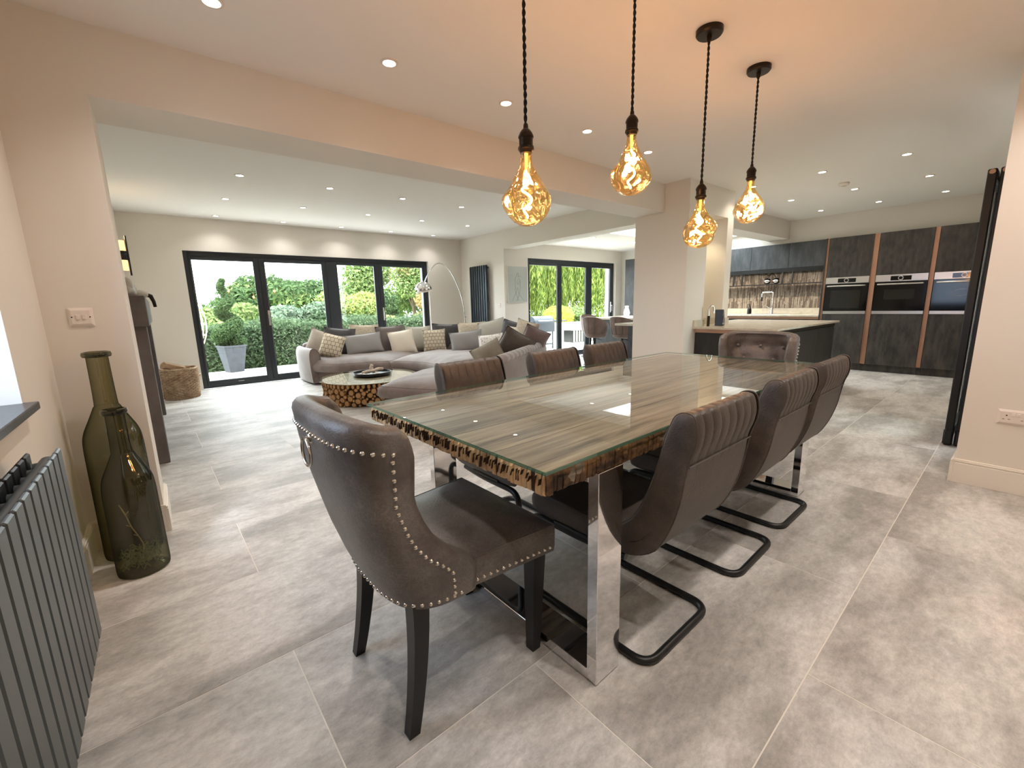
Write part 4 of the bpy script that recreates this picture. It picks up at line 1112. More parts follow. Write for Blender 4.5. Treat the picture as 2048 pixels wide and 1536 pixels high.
# back shell along the outer curve and rope-like top roll
def off(v):  # point inside/outside the back line
    return v
prof = [(1.0, 0.03), (1.015, 0.20), (1.02, 0.40), (1.01, 0.53), (0.97, 0.56), (0.90, 0.55), (0.875, 0.45), (0.86, 0.22), (0.86, 0.03)]
P = []
US = np.linspace(0.0, 0.93, 80)
for u in US:
    P.append([(SP(u, v).x, SP(u, v).y, z) for v, z in prof])
m = MB().grid(P, cv=True); n = len(m.v); q = len(prof)
m.f += [tuple(range(q)), tuple(range(n-q, n))]; m.m += [0, 0]
m.build('back_shell', 'sofa_dark', so, smooth=50)
P = []
for i, u in enumerate(np.linspace(0.0, 0.93, 320)):
    c = SP(u, 0.955); d = (SP(u, 1.0)-SP(u, 0.9)).normalized()
    r = 0.062*(0.86+0.14*abs(math.sin(i*PI/5)))
    e = min(1, (i+1)/6, (320-i)/6); r *= math.sqrt(e)
    P.append([(c.x+d.x*r*1.25*math.cos(a), c.y+d.y*r*1.25*math.cos(a), 0.555+r*math.sin(a)) for a in np.linspace(0, 2*PI, 14, endpoint=False)])
MB().grid(P, cv=True).build('back_roll', 'sofa', so, smooth=80)
# scroll arm at the end by the garden doors
m = MB(); P = []
for k, y in enumerate(np.linspace(7.02, 7.86, 14)):
    bow = 0.03*math.sin(PI*k/13)
    row = []
    for (x, z) in catmull([(1.86, 0.03, 0), (1.86, 0.40, 0), (1.84, 0.50, 0), (1.80, 0.555, 0), (1.755, 0.56, 0), (1.72, 0.52, 0), (1.705, 0.42, 0), (1.715, 0.20, 0), (1.73, 0.03, 0)], 3) and [(p.x, p.y) for p in catmull([(1.86, 0.03, 0), (1.86, 0.40, 0), (1.84, 0.50, 0), (1.80, 0.555, 0), (1.755, 0.56, 0), (1.72, 0.52, 0), (1.705, 0.42, 0), (1.715, 0.20, 0), (1.73, 0.03, 0)], 3)]:
        row.append((x-bow, y, z))
    P.append(row)
m.grid(P, cv=True); q = len(P[0]); n = len(m.v); m.f += [tuple(range(q)), tuple(range(n-q, n))]; m.m += [0, 0]
m.build('scroll_arm', 'sofa', so, smooth=50)
MB().tube([(p[0], p[1]-0.004, p[2]) for p in P[0]], 0.007, n=6).build('arm_piping', 'sofa_dark', so, smooth=60)

# ------------------------------------------------------------------ scatter cushions
def weave_mat(name, c1, c2, sc):
    m, nt = new_mat(name)
    out = N(nt, 'ShaderNodeOutputMaterial'); b = N(nt, 'ShaderNodeBsdfPrincipled'); b.inputs['Roughness'].default_value = 0.9
    nt.links.new(b.outputs[0], out.inputs[0])
    tc = N(nt, 'ShaderNodeTexCoord'); mp = N(nt, 'ShaderNodeMapping'); mp.inputs['Scale'].default_value = (sc, sc, sc); mp.inputs['Rotation'].default_value = (PI/2, 0, 0); nt.links.new(tc.outputs['Object'], mp.inputs[0])
    br = N(nt, 'ShaderNodeTexBrick'); br.offset = 0.5; br.inputs['Scale'].default_value = 1.0; br.inputs['Brick Width'].default_value = 1.0; br.inputs['Row Height'].default_value = 1.0; br.inputs['Mortar Size'].default_value = 0.06
    br.inputs['Color1'].default_value = rgba(c1); br.inputs['Color2'].default_value = rgba([x*0.92 for x in c1]); br.inputs['Mortar'].default_value = rgba(c2)
    nt.links.new(mp.outputs[0], br.inputs[0]); nt.links.new(br.outputs[0], b.inputs['Base Color'])
    bp = N(nt, 'ShaderNodeBump'); bp.inputs['Strength'].default_value = 0.5; bp.inputs['Distance'].default_value = 0.01; bp.invert = True
    nt.links.new(br.outputs[1], bp.inputs['Height']); nt.links.new(bp.outputs[0], b.inputs['Normal'])
weave_mat('cush_weave', srgb(214, 202, 180), srgb(120, 102, 84), 16)
mat('cush_cream', srgb(222, 212, 196), 0.9, bump=0.1, bscale=160)
mat('cush_quilt', srgb(200, 188, 168), 0.9, col2=srgb(172, 158, 138), scale=40, bump=0.4, bscale=40)
mat('cush_grey', srgb(150, 147, 145), 0.9, bump=0.1, bscale=160)
mat('cush_char', srgb(72, 70, 72), 0.8, col2=srgb(54, 52, 54), scale=6, sheen=0.4)
mat('cush_dark', srgb(58, 54, 54), 0.7, col2=srgb(44, 40, 40), scale=5, sheen=0.5)
mat('cush_taupe', srgb(112, 102, 98), 0.8, col2=srgb(98, 88, 84), scale=5, sheen=0.3)
mat('cush_linen', srgb(182, 178, 166), 0.9, bump=0.1, bscale=160)
mat('cush_brown', srgb(98, 86, 76), 0.6, col2=srgb(72, 60, 52), scale=6, sheen=0.6)
mat('cush_beige', srgb(178, 166, 154), 0.85, col2=srgb(160, 146, 134), scale=5)
mat('cush_mauve', srgb(126, 104, 102), 0.7, col2=srgb(104, 84, 82), scale=5, sheen=0.4)
mat('cush_floral', srgb(228, 222, 214), 0.9, col2=srgb(176, 164, 160), scale=34, detail=2, lo=0.55, hi=0.62)
mat('cush_olive', srgb(158, 150, 136), 0.85, col2=srgb(134, 124, 110), scale=5)
def cushion(label, p, w_, h_, mname, yaw, tilt=0.25, roll=0.0, th=0.15, pip=None):
    t = thing('cushion', label, 'cushion', p, 0, 'scatter cushions on the corner sofa')
    # local: x right, z up, y = facing (front is -y)
    t.rotation_mode = 'ZXY' if False else 'XYZ'
    Mx = Matrix.Rotation(yaw, 4, 'Z') @ Matrix.Rotation(-tilt, 4, 'X') @ Matrix.Rotation(roll, 4, 'Y')
    t.rotation_euler = Mx.to_euler()
    n = 13; r = random.Random(hash(label) % 1000 if False else len(label)*7+int(w_*100))
    def face(sg):
        G_ = []
        for i in range(n):
            row = []
            for j in range(n):
                a, b_ = -1+2*i/(n-1), -1+2*j/(n-1)
                f = (max(0, (1-a*a))*max(0, (1-b_*b_)))**0.42
                pin = 1-0.07*(1-a*a)*abs(b_)**3; pin2 = 1-0.07*(1-b_*b_)*abs(a)**3
                row.append((a*w_/2*pin2, sg*th/2*f*(1+0.06*math.sin(5*a+3*b_+r.random()*0.0)), b_*h_/2*pin))
            G_.append(row)
        return G_
    A = face(-1); B = face(1)
    m = MB().grid(A).grid(B)
    m.build('cover', mname, t, smooth=80, weld=True)
    ring = [A[i][0] for i in range(n)]+[A[n-1][j] for j in range(1, n)]+[A[i][n-1] for i in range(n-2, -1, -1)]+[A[0][j] for j in range(n-2, 0, -1)]
    MB().tube(ring, 0.005, n=6, closed=True).build('piped_edge', pip or mname, t, smooth=60)
    return t
def cpos(px, py, dist):
    d = ray(px, py); h = math.hypot(d[0], d[1]); return Vector(np.array([0, 0, CAMZ])+d*(dist/h))
for (lab, px, py, dist, w_, h_, mm, yaw, tilt, roll) in [
    ('beige cushion with dark back at the sofa arm by the basket side', 641, 690, 7.62, 0.46, 0.46, 'cush_beige', -0.7, 0.25, 0.35),
    ('small basket-weave cushion leaning beside the sofa arm', 664, 692, 7.42, 0.36, 0.38, 'cush_weave', -0.55, 0.3, 0.28),
    ('charcoal velvet cushion behind the small woven one at the arm end', 680, 684, 7.80, 0.50, 0.48, 'cush_char', -0.15, 0.2, 0.12),
    ('cream quilted cushion peeping out between the charcoal and taupe ones', 730, 674, 8.02, 0.50, 0.44, 'cush_quilt', -0.1, 0.2, 0.05),
    ('wide grey cushion lying in front of the cream quilted one', 728, 688, 7.72, 0.62, 0.36, 'cush_grey', -0.15, 0.35, -0.08),
    ('tall taupe cushion between wide grey and smooth cream ones', 783, 679, 8.05, 0.52, 0.50, 'cush_taupe', -0.2, 0.2, -0.04),
    ('smooth cream square cushion tilted on one corner', 805, 685, 7.85, 0.44, 0.44, 'cush_cream', -0.3, 0.3, -0.14),
    ('pale linen cushion behind the smooth cream one and the woven one', 838, 677, 8.15, 0.46, 0.46, 'cush_linen', -0.3, 0.2, 0.0),
    ('square basket-weave cushion standing upright before the darkest cushion', 869, 681, 7.95, 0.41, 0.41, 'cush_weave', -0.35, 0.2, 0.0),
    ('darkest charcoal cushion behind the upright woven one', 893, 674, 8.2, 0.54, 0.50, 'cush_dark', -0.5, 0.15, 0.05),
    ('cream quilted cushion behind the smooth wide grey one', 944, 668, 8.0, 0.52, 0.44, 'cush_quilt', -0.7, 0.2, -0.03),
    ('wide blue-grey cushion at the bend of the sofa', 933, 684, 7.45, 0.56, 0.38, 'cush_grey', -0.6, 0.25, -0.1),
    ('pale green-grey linen cushion at the bend, behind the floral one', 986, 667, 7.55, 0.48, 0.48, 'cush_linen', -0.85, 0.2, -0.22),
    ('charcoal cushion leaning past the bend behind the small cream one', 1024, 668, 7.3, 0.42, 0.44, 'cush_char', -1.0, 0.2, 0.25),
    ('white cushion with small floral print at the bend', 982, 690, 7.05, 0.42, 0.36, 'cush_floral', -0.9, 0.3, -0.12),
    ('small plain cream cushion between charcoal and brown velvet ones', 1030, 676, 6.85, 0.36, 0.36, 'cush_cream', -1.1, 0.25, 0.1),
    ('cream quilted cushion at the far side of the brown velvet one', 1050, 668, 6.8, 0.42, 0.42, 'cush_quilt', -1.3, 0.2, 0.25),
    ('brown velvet cushion with dark piping leaning on the rolled sofa back', 1028, 694, 5.95, 0.47, 0.46, 'cush_brown', -0.72, -0.25, 0.55),
    ('mauve cushion at the end of the rolled sofa back', 1068, 680, 6.3, 0.38, 0.38, 'cush_mauve', -0.75, -0.2, 0.45),
    ('olive beige cushion lying low before the brown velvet one', 977, 711, 5.75, 0.42, 0.34, 'cush_olive', -0.75, 0.35, -0.45),
]:
    cushion(lab, cpos(px, py, dist), w_, h_, mm, yaw, tilt, roll, pip='cush_dark' if mm in ('cush_brown',) else None)

# ------------------------------------------------------------------ log coffee table
CT = (2.03, 5.48)
ct = thing('coffee_table', 'round glass coffee table on a drum of stacked log slices', 'coffee table', (CT[0], CT[1], 0))
RB = 0.555
MB().lathe([(RB-0.03, 0.0), (RB-0.03, 0.268)], n=48).build('drum_core', 'log_dark', ct, smooth=60)
log_me = []
for k in range(4):
    r = random.Random(k)
    n = 10
    prof = [(1.0, 0.0), (1.0, 0.75), (0.9, 0.95), (0.5, 1.0), (0.0001, 1.0)]
    jit = [1+r.uniform(-0.09, 0.09) for _ in range(n)]
    mm = MB(); vs = []; fs = []
    for (q, h) in prof[:4]:
        for i in range(n): a = 2*PI*i/n; vs.append((q*jit[i]*math.cos(a), q*jit[i]*math.sin(a), h))
    for q in range(3):
        for i in range(n): fs.append((q*n+i, q*n+(i+1) % n, (q+1)*n+(i+1) % n, (q+1)*n+i))
    mm.add(vs, fs, 0); mm.add(vs[3*n:], [tuple(range(n))], 1)
    mm.m = [0]*n+[0]*n+[1]*n+[1]
    log_me.append(mm.mesh('log_slice', ['oak', 'oak_end'], smooth=40))
r = random.Random(11); placed = []
def try_place(rad, tries, zlo, zhi):
    for _ in range(tries):
        a = r.uniform(0, 2*PI)*RB; z = r.uniform(zlo, zhi)
        ok = True
        for (b_, zz, rr) in placed:
            da = abs(a-b_); da = min(da, 2*PI*RB-da)
            if da*da+(z-zz)**2 < (rad+rr)**2*0.93: ok = False; break
        if ok: placed.append((a, z, rad))
# top row of short upright stubs
for i in range(58): placed.append((2*PI*RB*i/58, 0.247, 0.026))
for rad, tries in ((0.034, 900), (0.028, 1600), (0.022, 2500), (0.016, 3500), (0.011, 3000)):
    try_place(rad, tries, rad+0.002, 0.222-rad*0.3)
    if len(placed) > 296: break
vis = sorted(placed[58:], key=lambda q: -q[2])[:242]
for i, (a, z, rad) in enumerate(placed[:58]+vis):
    an = a/RB; top = i < 58
    o = link('log_slice', log_me[i % 4], ct)
    o.scale = (rad, rad*(0.78 if top else 1), 0.045 if not top else 0.05)
    base = RB-0.032+r.uniform(-0.006, 0.008)
    o.location = (base*math.cos(an), base*math.sin(an), z)
    o.rotation_euler = (Matrix.Rotation(an, 4, 'Z') @ Matrix.Rotation(PI/2, 4, 'Y')).to_euler()
mat('coffee_top', srgb(196, 176, 146), 0.5, col2=srgb(150, 128, 98), scale=16)
MB().lathe([(0.0001, 0.27), (RB+0.01, 0.27), (RB+0.012, 0.278), (0.0001, 0.279)], n=48).build('table_top', 'coffee_top', ct, smooth=40)
MB().lathe([(0.0001, 0.2815), (0.605, 0.2815), (0.607, 0.2865), (0.605, 0.2915), (0.0001, 0.2915)], n=64).build('glass_top', 'table_glass', ct, smooth=40)
tr = thing('round_tray', 'round black tray on the glass coffee table', 'tray', (2.10, 5.55, 0.2917))
MB().lathe([(0.0001, 0.0), (0.225, 0.0), (0.24, 0.006), (0.243, 0.04), (0.236, 0.04), (0.23, 0.012), (0.0001, 0.010)], n=48).build('tray_body', 'tray', tr, smooth=45)
ds = thing('driftwood_ornament', 'pale knotted driftwood ornament with white pebbles lying in the black tray', 'ornament', (2.10, 5.55, 0.302))
MB().tube(catmull([(-0.13, 0.02, 0.02), (-0.05, 0.0, 0.035), (0.02, -0.01, 0.04), (0.09, 0.02, 0.05), (0.16, 0.0, 0.045)], 4), [0.012]+[0.022]*15+[0.015], n=8).build('branch', 'driftwood', ds, smooth=60)
MB().tube(catmull([(0.0, 0.0, 0.04), (0.0, 0.02, 0.08), (0.015, 0.01, 0.12)], 4), [0.028]*5+[0.024]*3+[0.01], n=8).build('knot', 'driftwood', ds, smooth=60)
for i in range(9):
    a = i*0.7; MB().lathe([(0.0001, 0.0), (0.02, 0.004), (0.024, 0.010), (0.015, 0.018), (0.0001, 0.02)], n=10).build('pebble', 'white_plastic', ds, smooth=60, loc=(0.10*math.cos(a)-0.03, 0.10*math.sin(a), 0))

# ------------------------------------------------------------------ arc lamp
al = thing('arc_floor_lamp', 'chrome arc floor lamp with dome shade reaching over the sofa', 'floor lamp', (4.86, 7.5, 0))
hd = Vector((3.84, 7.27, 1.475)); bp_ = Vector((4.86, 7.5, 0))
MB().lathe([(0.0001, 0.0), (0.16, 0.0), (0.16, 0.05), (0.14, 0.06), (0.0001, 0.06)], n=32).build('base', 'chrome', al, smooth=40)
pts = [Vector((4.86, 7.5, 0.05)), Vector((4.86, 7.5, 0.9)), Vector((4.80, 7.487, 1.30)), Vector((4.66, 7.455, 1.62)), Vector((4.50, 7.42, 1.84)), Vector((4.33, 7.38, 1.945)), Vector((4.17, 7.345, 1.94)), Vector((4.04, 7.315, 1.83)), Vector((3.93, 7.29, 1.69)), Vector((3.865, 7.275, 1.585))]
MB().tube([p-bp_ for p in catmull(pts, 6)], 0.011, n=10).build('arc_pole', 'chrome', al, smooth=80)
sh_ = []
prof = []
for k in range(13):
    a = k/12*math.radians(100); prof.append((0.155*math.sin(a)+0.0001, 0.13*math.cos(a)))
dome = MB().lathe(prof, n=40).lathe([(p[0]*0.965, p[1]*0.965) for p in prof], n=40, mi=1)
o = dome.build('dome_shade', ['chrome', 'white_plastic'], al, smooth=60)
Mx = Matrix.Translation(hd-bp_) @ Matrix.Rotation(-0.18, 4, 'Y')
o.matrix_local = Mx
o2 = MB().lathe([(0.152, -0.03), (0.153, -0.055), (0.149, -0.055), (0.147, -0.03)], n=40).build('inner_diffuser', 'white_plastic', al, smooth=60); o2.matrix_local = Mx
o3 = MB().lathe([(0.0001, 0.145), (0.02, 0.14), (0.026, 0.125)], n=16).build('shade_cap', 'chrome', al, smooth=50); o3.matrix_local = Mx
MB().cyl((-0.02, 0, 0.93), (0.035, 0, 0.93), 0.007, n=8).build('height_screw', 'chrome', al, smooth=50)

# ------------------------------------------------------------------ tall slim radiator
r2 = thing('tall_radiator', 'tall slim anthracite column radiator on the wall behind the sofa', 'radiator', (5.095, 6.88, 0.24))
mat('anthracite_rad', srgb(52, 60, 66), 0.35, metal=0.4)
colm = MB().box(-0.10, -0.055, -0.032, 0.032, 0, 1.68).mesh('column', 'anthracite_rad', bevel=0.014, seg=3)
for i in range(8): link('column', colm, r2, (0, 0.04+i*0.075, 0))
for z in (0.05, 1.63): MB().cyl((-0.065, -0.012, z), (-0.065, 0.61, z), 0.016, n=12).build('header_tube', 'anthracite_rad', r2, smooth=50)
for z in (0.12, 1.55): MB().box(-0.06, 0.0, 0.25, 0.32, z, z+0.03).build('wall_bracket', 'anthracite_rad', r2)

# ------------------------------------------------------------------ line drawing on the picture wall
pc = thing('framed_drawing', 'framed one-line figure drawing on the wall beside the garden doors', 'picture', (5.405, 6.465, 1.53))
W2, H2 = 0.24, 0.335
MB().box(-W2, W2, -0.016, -0.002, -H2, H2).build('print', 'paper', pc)
MB().box(-W2-0.008, -W2, -0.022, 0.0, -H2-0.008, H2+0.008).box(W2, W2+0.008, -0.022, 0.0, -H2-0.008, H2+0.008).box(-W2, W2, -0.022, 0.0, -H2-0.008, -H2).box(-W2, W2, -0.022, 0.0, H2, H2+0.008).build('frame', 'white_trim', pc)
ln = MB()
for pts in ([(-0.13, -0.30), (-0.04, -0.15), (0.0, -0.06), (0.03, -0.17), (0.16, -0.31)], [(0.02, -0.30), (-0.05, -0.13), (-0.055, 0.02), (-0.06, 0.1), (-0.02, 0.16), (0.0, 0.22), (0.03, 0.19), (0.02, 0.15), (0.08, 0.15)], [(-0.02, -0.31), (0.05, -0.14), (0.07, 0.02), (0.06, 0.09), (0.02, 0.1), (-0.01, 0.03), (0.03, 0.0), (0.05, 0.07)]):
    ln.tube(catmull([(x, -0.0168, z) for x, z in pts], 5), 0.0016, n=4)
ln.build('ink_line', 'ink', pc)
MB().box(-W2, W2, -0.0215, -0.0195, -H2, H2).build('picture_glass', 'pane', pc)

# ------------------------------------------------------------------ fireplace surround
fp = thing('fireplace_surround', 'grey stone fireplace mantel against the living room side wall', 'fireplace', (-0.265, 5.36, 0))
MB().box(0.0, 0.205, -1.18, 1.18, 1.07, 1.292).build('mantel_beam', 'stone_grey', fp, bevel=0.004)
for y in (-1.13, 0.93): MB().box(0.0, 0.186, y, y+0.2, 0.0, 1.07).build('jamb', 'stone_grey', fp, bevel=0.004)
MB().box(0.0, 0.10, -0.93, 0.93, 0.0, 1.07).build('insert_panel', 'stone_grey', fp)
MB().box(0.10, 0.104, -0.5, 0.5, 0.10, 0.72).build('firebox', 'black_plastic', fp)
# ornaments on the mantel
orn = thing('reclining_ornament', 'pale ceramic reclining figure ornament on the grey mantel', 'ornament', (-0.16, 4.55, 1.292))
MB().tube(catmull([(-0.02, -0.20, 0.045), (0.0, -0.08, 0.05), (0.01, 0.05, 0.045), (0.02, 0.16, 0.035)], 4), [0.03, .04, .045, .05, .05, .048, .045, .04, .036, .034, .032, .03, .025], n=10).build('body', 'ceramic', orn, smooth=70)
MB().tube(catmull([(-0.01, -0.10, 0.05), (0.0, -0.13, 0.10), (0.01, -0.15, 0.135)], 3), [.04, .045, .048, .045, .04, .034, .02], n=10).build('head', 'ceramic', orn, smooth=70)
MB().tube(catmull([(0.02, 0.04, 0.045), (0.03, 0.10, 0.085), (0.03, 0.16, 0.03)], 4), 0.022, n=8).build('bent_knee', 'ceramic', orn, smooth=70)
orn2 = thing('carved_ornament', 'small dark-legged carved ornament hanging over the mantel edge', 'ornament', (-0.10, 5.3, 1.292))
MB().tube(catmull([(-0.05, 0.0, 0.03), (0.0, 0.02, 0.05), (0.05, 0.03, 0.04)], 4), [0.02, .03, .036, .04, .04, .038, .034, .028, .02], n=9).build('torso', 'ceramic', orn2, smooth=70)
MB().tube([(0.03, 0.03, 0.045), (0.07, 0.04, 0.03), (0.085, 0.045, -0.02), (0.09, 0.05, -0.07)], [0.022, 0.02, 0.016, 0.014], n=8).build('dark_leg', 'bronze', orn2, smooth=70)
# ------------------------------------------------------------------ log basket
bk = thing('log_basket', 'round wicker log basket in the corner by the garden doors', 'basket', (0.115, 7.42, 0))
RK, HK = 0.205, 0.40
ns = 36
m = MB()
for row in range(21):
    z = 0.012+row*0.0188; ph = (row % 2)*PI
    rr = RK*(0.93+0.07*row/20)
    m.tube([((rr+0.011*math.cos(k*PI+ph))*math.cos(2*PI*k/ns), (rr+0.011*math.cos(k*PI+ph))*math.sin(2*PI*k/ns), z) for k in range(ns)], 0.0088, n=5, closed=True)
o = m.build('wicker_weave', 'wicker', bk, smooth=60); o['kind'] = 'stuff'
m = MB()
for k in range(ns): a = 2*PI*(k+0.5)/ns; m.cyl((RK*0.93*math.cos(a), RK*0.93*math.sin(a), 0.0), (RK*math.cos(a), RK*math.sin(a), HK), 0.005, n=5)
o = m.build('wicker_stakes', 'wicker', bk); o['kind'] = 'stuff'
m = MB()
for ph in (0, PI*2/3, PI*4/3):
    m.tube([((RK+0.008*math.cos(12*a+ph))*math.cos(a), (RK+0.008*math.cos(12*a+ph))*math.sin(a), HK+0.006+0.008*math.sin(12*a+ph)) for a in np.linspace(0, 2*PI, 150, endpoint=False)], 0.0085, n=5, closed=True)
m.build('braided_rim', 'wicker', bk, smooth=60)
MB().lathe([(0.0001, 0.004), (RK*0.92, 0.004), (RK*0.92, 0.01), (0.0001, 0.01)], n=24).build('bottom', 'wicker', bk)
for a0 in (-0.25, -0.25+PI):
    MB().tube([((RK+0.012+0.018*math.sin(PI*q))*math.cos(a0+(q-0.5)*0.7), (RK+0.012+0.018*math.sin(PI*q))*math.sin(a0+(q-0.5)*0.7), 0.28+0.03*math.sin(PI*q)) for q in np.linspace(0, 1, 10)], 0.010, n=6).build('handle', 'wicker', bk, smooth=60)
rk = random.Random(5)
for i, (x, y, z, a, tl, lab) in enumerate(((-0.05, -0.05, 0.40, 0.5, 0.35, 'split firewood log sticking highest out of the wicker basket'), (0.06, 0.04, 0.325, 1.6, 0.10, 'split firewood log lying flat in the basket beside the highest one'), (-0.05, 0.06, 0.24, 2.5, 0.1, 'split firewood log deepest in the wicker basket by the wall'))):
    c = [(-0.055, -0.03), (0.055, -0.035), (0.06, 0.02), (0.0, 0.055), (-0.05, 0.03)]
    o = MB().prism(c, -0.13, 0.13, axis=0).build('firewood_log', 'firewood', bevel=0.004)
    o.matrix_world = Matrix.Translation((0.115+x, 7.42+y, z+0.03)) @ Matrix.Rotation(a, 4, 'Z') @ Matrix.Rotation(tl, 4, 'Y')
    tag(o, lab, 'firewood', 'firewood in the basket')
# ------------------------------------------------------------------ wall sconce
sc_ = thing('wall_sconce', 'black and amber glass wall light above the mantel', 'wall light', (-0.27, 6.55, 1.80))
MB().box(0.0, 0.012, -0.03, 0.03, -0.06, 0.06).build('back_plate', 'black_metal', sc_, bevel=0.003)
MB().cyl((0.055, 0.0, -0.05), (0.055, 0.0, 0.05), 0.036, n=20).build('collar', 'black_metal', sc_, smooth=50)
MB().cyl((0.01, 0, 0), (0.055, 0, 0), 0.012, n=10).build('arm', 'black_metal', sc_, smooth=50)
for z0, z1 in ((0.05, 0.16), (-0.16, -0.05)): MB().cyl((0.055, 0, z0), (0.055, 0, z1), 0.032, n=20).build('amber_tube', 'amber_glow', sc_, smooth=50)
MB().cyl((0.10, 0.0, -0.215), (0.10, 0.0, 0.215), 0.009, n=8).build('black_rod', 'black_metal', sc_, smooth=50)
MB().cyl((0.055, 0, 0), (0.10, 0, 0), 0.012, n=8).build('rod_link', 'black_metal', sc_, smooth=50)
l = bpy.data.lights.new('sconce_light', 'POINT'); l.energy = 0.8; l.color = (1, 0.7, 0.38); l.shadow_soft_size = 0.03
lo = bpy.data.objects.new('sconce_light', l); COL.objects.link(lo); lo.parent = sc_; lo.location = (0.06, 0, 0.20)
# ================================================================== KITCHEN
KX, KB = 8.47, 9.09
FRONT = KX
def tall_unit(label, y0, y1, oven_label, kind, wm='kitchen_wood'):
    t = thing('tall_oven_unit', label, 'kitchen cabinet', (KX, (y0+y1)/2, 0), 0, 'tall oven housings in the kitchen run')
    h = (y1-y0)/2
    MB().box(0.022, KB-KX-0.002, -h, h, 0.10, 0.885).box(0.022, KB-KX-0.002, -h, h, 1.462, 2.075).box(0.022, KB-KX-0.002, -h, -h+0.018, 0.885, 1.462).box(0.022, KB-KX-0.002, h-0.018, h, 0.885, 1.462).box(KB-KX-0.03, KB-KX-0.002, -h+0.018, h-0.018, 0.885, 1.462).build('carcass', wm, t)
    MB().box(0.0, 0.02, -h+0.002, h-0.002, 0.112, 0.882).build('lower_door', wm, t, bevel=0.0015)
    MB().box(0.0, 0.02, -h+0.002, h-0.002, 1.466, 2.07).build('upper_door', wm, t, bevel=0.0015)
    MB().box(0.045, 0.06, -h, h, 0.0, 0.10).build('plinth', wm, t)
    o = thing('built_in_oven', oven_label, 'oven', (KX, (y0+y1)/2, 0.886), 0, 'built-in ovens')
    w_ = h-0.022; H_ = 0.574
    MB().box(0.012, 0.52, -w_, w_, 0.0, H_).build('housing', 'black_plastic', o)
    MB().box(-0.006, 0.012, -h+0.004, h-0.004, H_-0.098, H_).build('control_panel', 'steel', o, bevel=0.001)
    MB().box(-0.009, -0.006, -0.115, 0.115, H_-0.085, H_-0.022).build('display', 'oven_glass', o)
    MB().cyl((-0.009, 0, H_-0.053), (-0.034, 0, H_-0.053), 0.031, 0.029, n=28).build('dial', 'steel', o, smooth=40)
    MB().cyl((-0.034, 0, H_-0.053), (-0.0345, 0, H_-0.053), 0.022, n=24).build('dial_screen', 'oven_glass', o)
    MB().box(-0.012, 0.012, -h+0.004, h-0.004, 0.05, H_-0.104).build('door_glass', 'oven_glass', o, bevel=0.002)
    z0, z1, yw = {'oven': (0.09, 0.37, 0.19), 'micro': (0.215, 0.36, 0.17), 'combi': (0.2, 0.38, 0.15)}[kind]
    MB().box(-0.0135, -0.012, -yw, yw, z0, z1).build('viewing_window', 'oven_window', o)
    if kind == 'combi':
        MB().tube(catmull([(-0.0138, 0.11, 0.29), (-0.0138, 0.03, 0.335), (-0.0138, -0.09, 0.325), (-0.0138, -0.11, 0.29), (-0.0138, 0.0, 0.25), (-0.0138, 0.1, 0.255)], 5), 0.002, n=4).build('drawn_reflection', 'steel', o)  # steel loop drawn in place of a reflection in the oven window
    MB().tube(fillet([(-0.012, -h+0.045, 0.437), (-0.05, -h+0.045, 0.437), (-0.05, h-0.045, 0.437), (-0.012, h-0.045, 0.437)], 0.012), 0.011, n=10).build('handle', 'steel', o, smooth=60)
    MB().box(-0.008, 0.012, -h+0.004, h-0.004, 0.0, 0.046).build('bottom_rail', 'steel', o, bevel=0.001)
    return t
def rail(y0, y1, label, z0=0.112, z1=2.07):
    t = thing('copper_handle_rail', label, 'handle rail', (KX, (y0+y1)/2, 0), 0, 'copper handle rails')
    h = (y1-y0)/2
    MB().box(0.012, 0.03, -h+0.001, h-0.001, z0, z1).build('channel', 'copper', t)
    for y in (-h+0.001, h-0.005): MB().box(0.0, 0.012, y, y+0.004, z0, z1).build('channel_lip', 'copper', t)
    MB().box(0.045, 0.06, -h, h, 0.0, 0.10).build('plinth', 'kitchen_wood', t)
    return t
tall_unit('dark wood tall unit next to the sink run, holding the oven with a wide window', 1.757, 2.318, 'black glass oven with a wide window and steel panel next to the sink run', 'oven')
tall_unit('dark wood tall unit between two copper rails, holding the microwave oven', 1.10, 1.688, 'black glass compact oven with a narrow letterbox window between two copper rails', 'micro')
tall_unit('dark wood tall unit half hidden by the folded doors', 0.45, 1.046, 'black glass oven with a small window half hidden by the folded doors', 'combi')
rail(2.32, 2.345, 'slim vertical copper rail between the tiled sink recess and the first oven')
rail(1.69, 1.755, 'vertical copper rail between the wide-window oven and the letterbox-window oven')
rail(1.048, 1.098, 'vertical copper rail next to the oven by the folded doors')
ep = tag(MB().box(KX, KB, 2.347, 2.367, 0.0, 2.075).build('end_panel', 'kitchen_wood', bevel=0.001), 'dark wood end panel of the tall units facing the sink recess', 'end panel')
# sink run base units and worktop
ZW = 0.87
ys = [2.37, 2.97, 3.57, 4.17, 4.77]
for i in range(4):
    y0, y1 = ys[i], ys[i+1]
    t = thing('base_unit', ('dark wood base cabinet under the sink worktop beside the tall units', 'dark wood base cabinet directly under the sink tap', 'dark wood base cabinet under the sink worktop behind the peninsula', 'dark wood base cabinet at the far end of the sink worktop')[i], 'kitchen cabinet', (KX, y0, 0), 0, 'base cabinets of the sink run')
    MB().box(0.03, KB-KX-0.002, 0.0, y1-y0-0.001, 0.10, ZW-0.03).build('carcass', 'kitchen_wood', t)
    MB().box(0.008, 0.028, 0.003, y1-y0-0.003, 0.11, ZW-0.075).build('door', 'kitchen_wood', t, bevel=0.0015)
    MB().box(0.016, 0.028, 0.0, y1-y0-0.001, ZW-0.072, ZW-0.032).build('copper_gola_rail', 'copper', t)
    MB().box(0.06, 0.075, 0.0, y1-y0-0.001, 0.0, 0.10).build('plinth', 'kitchen_wood', t)
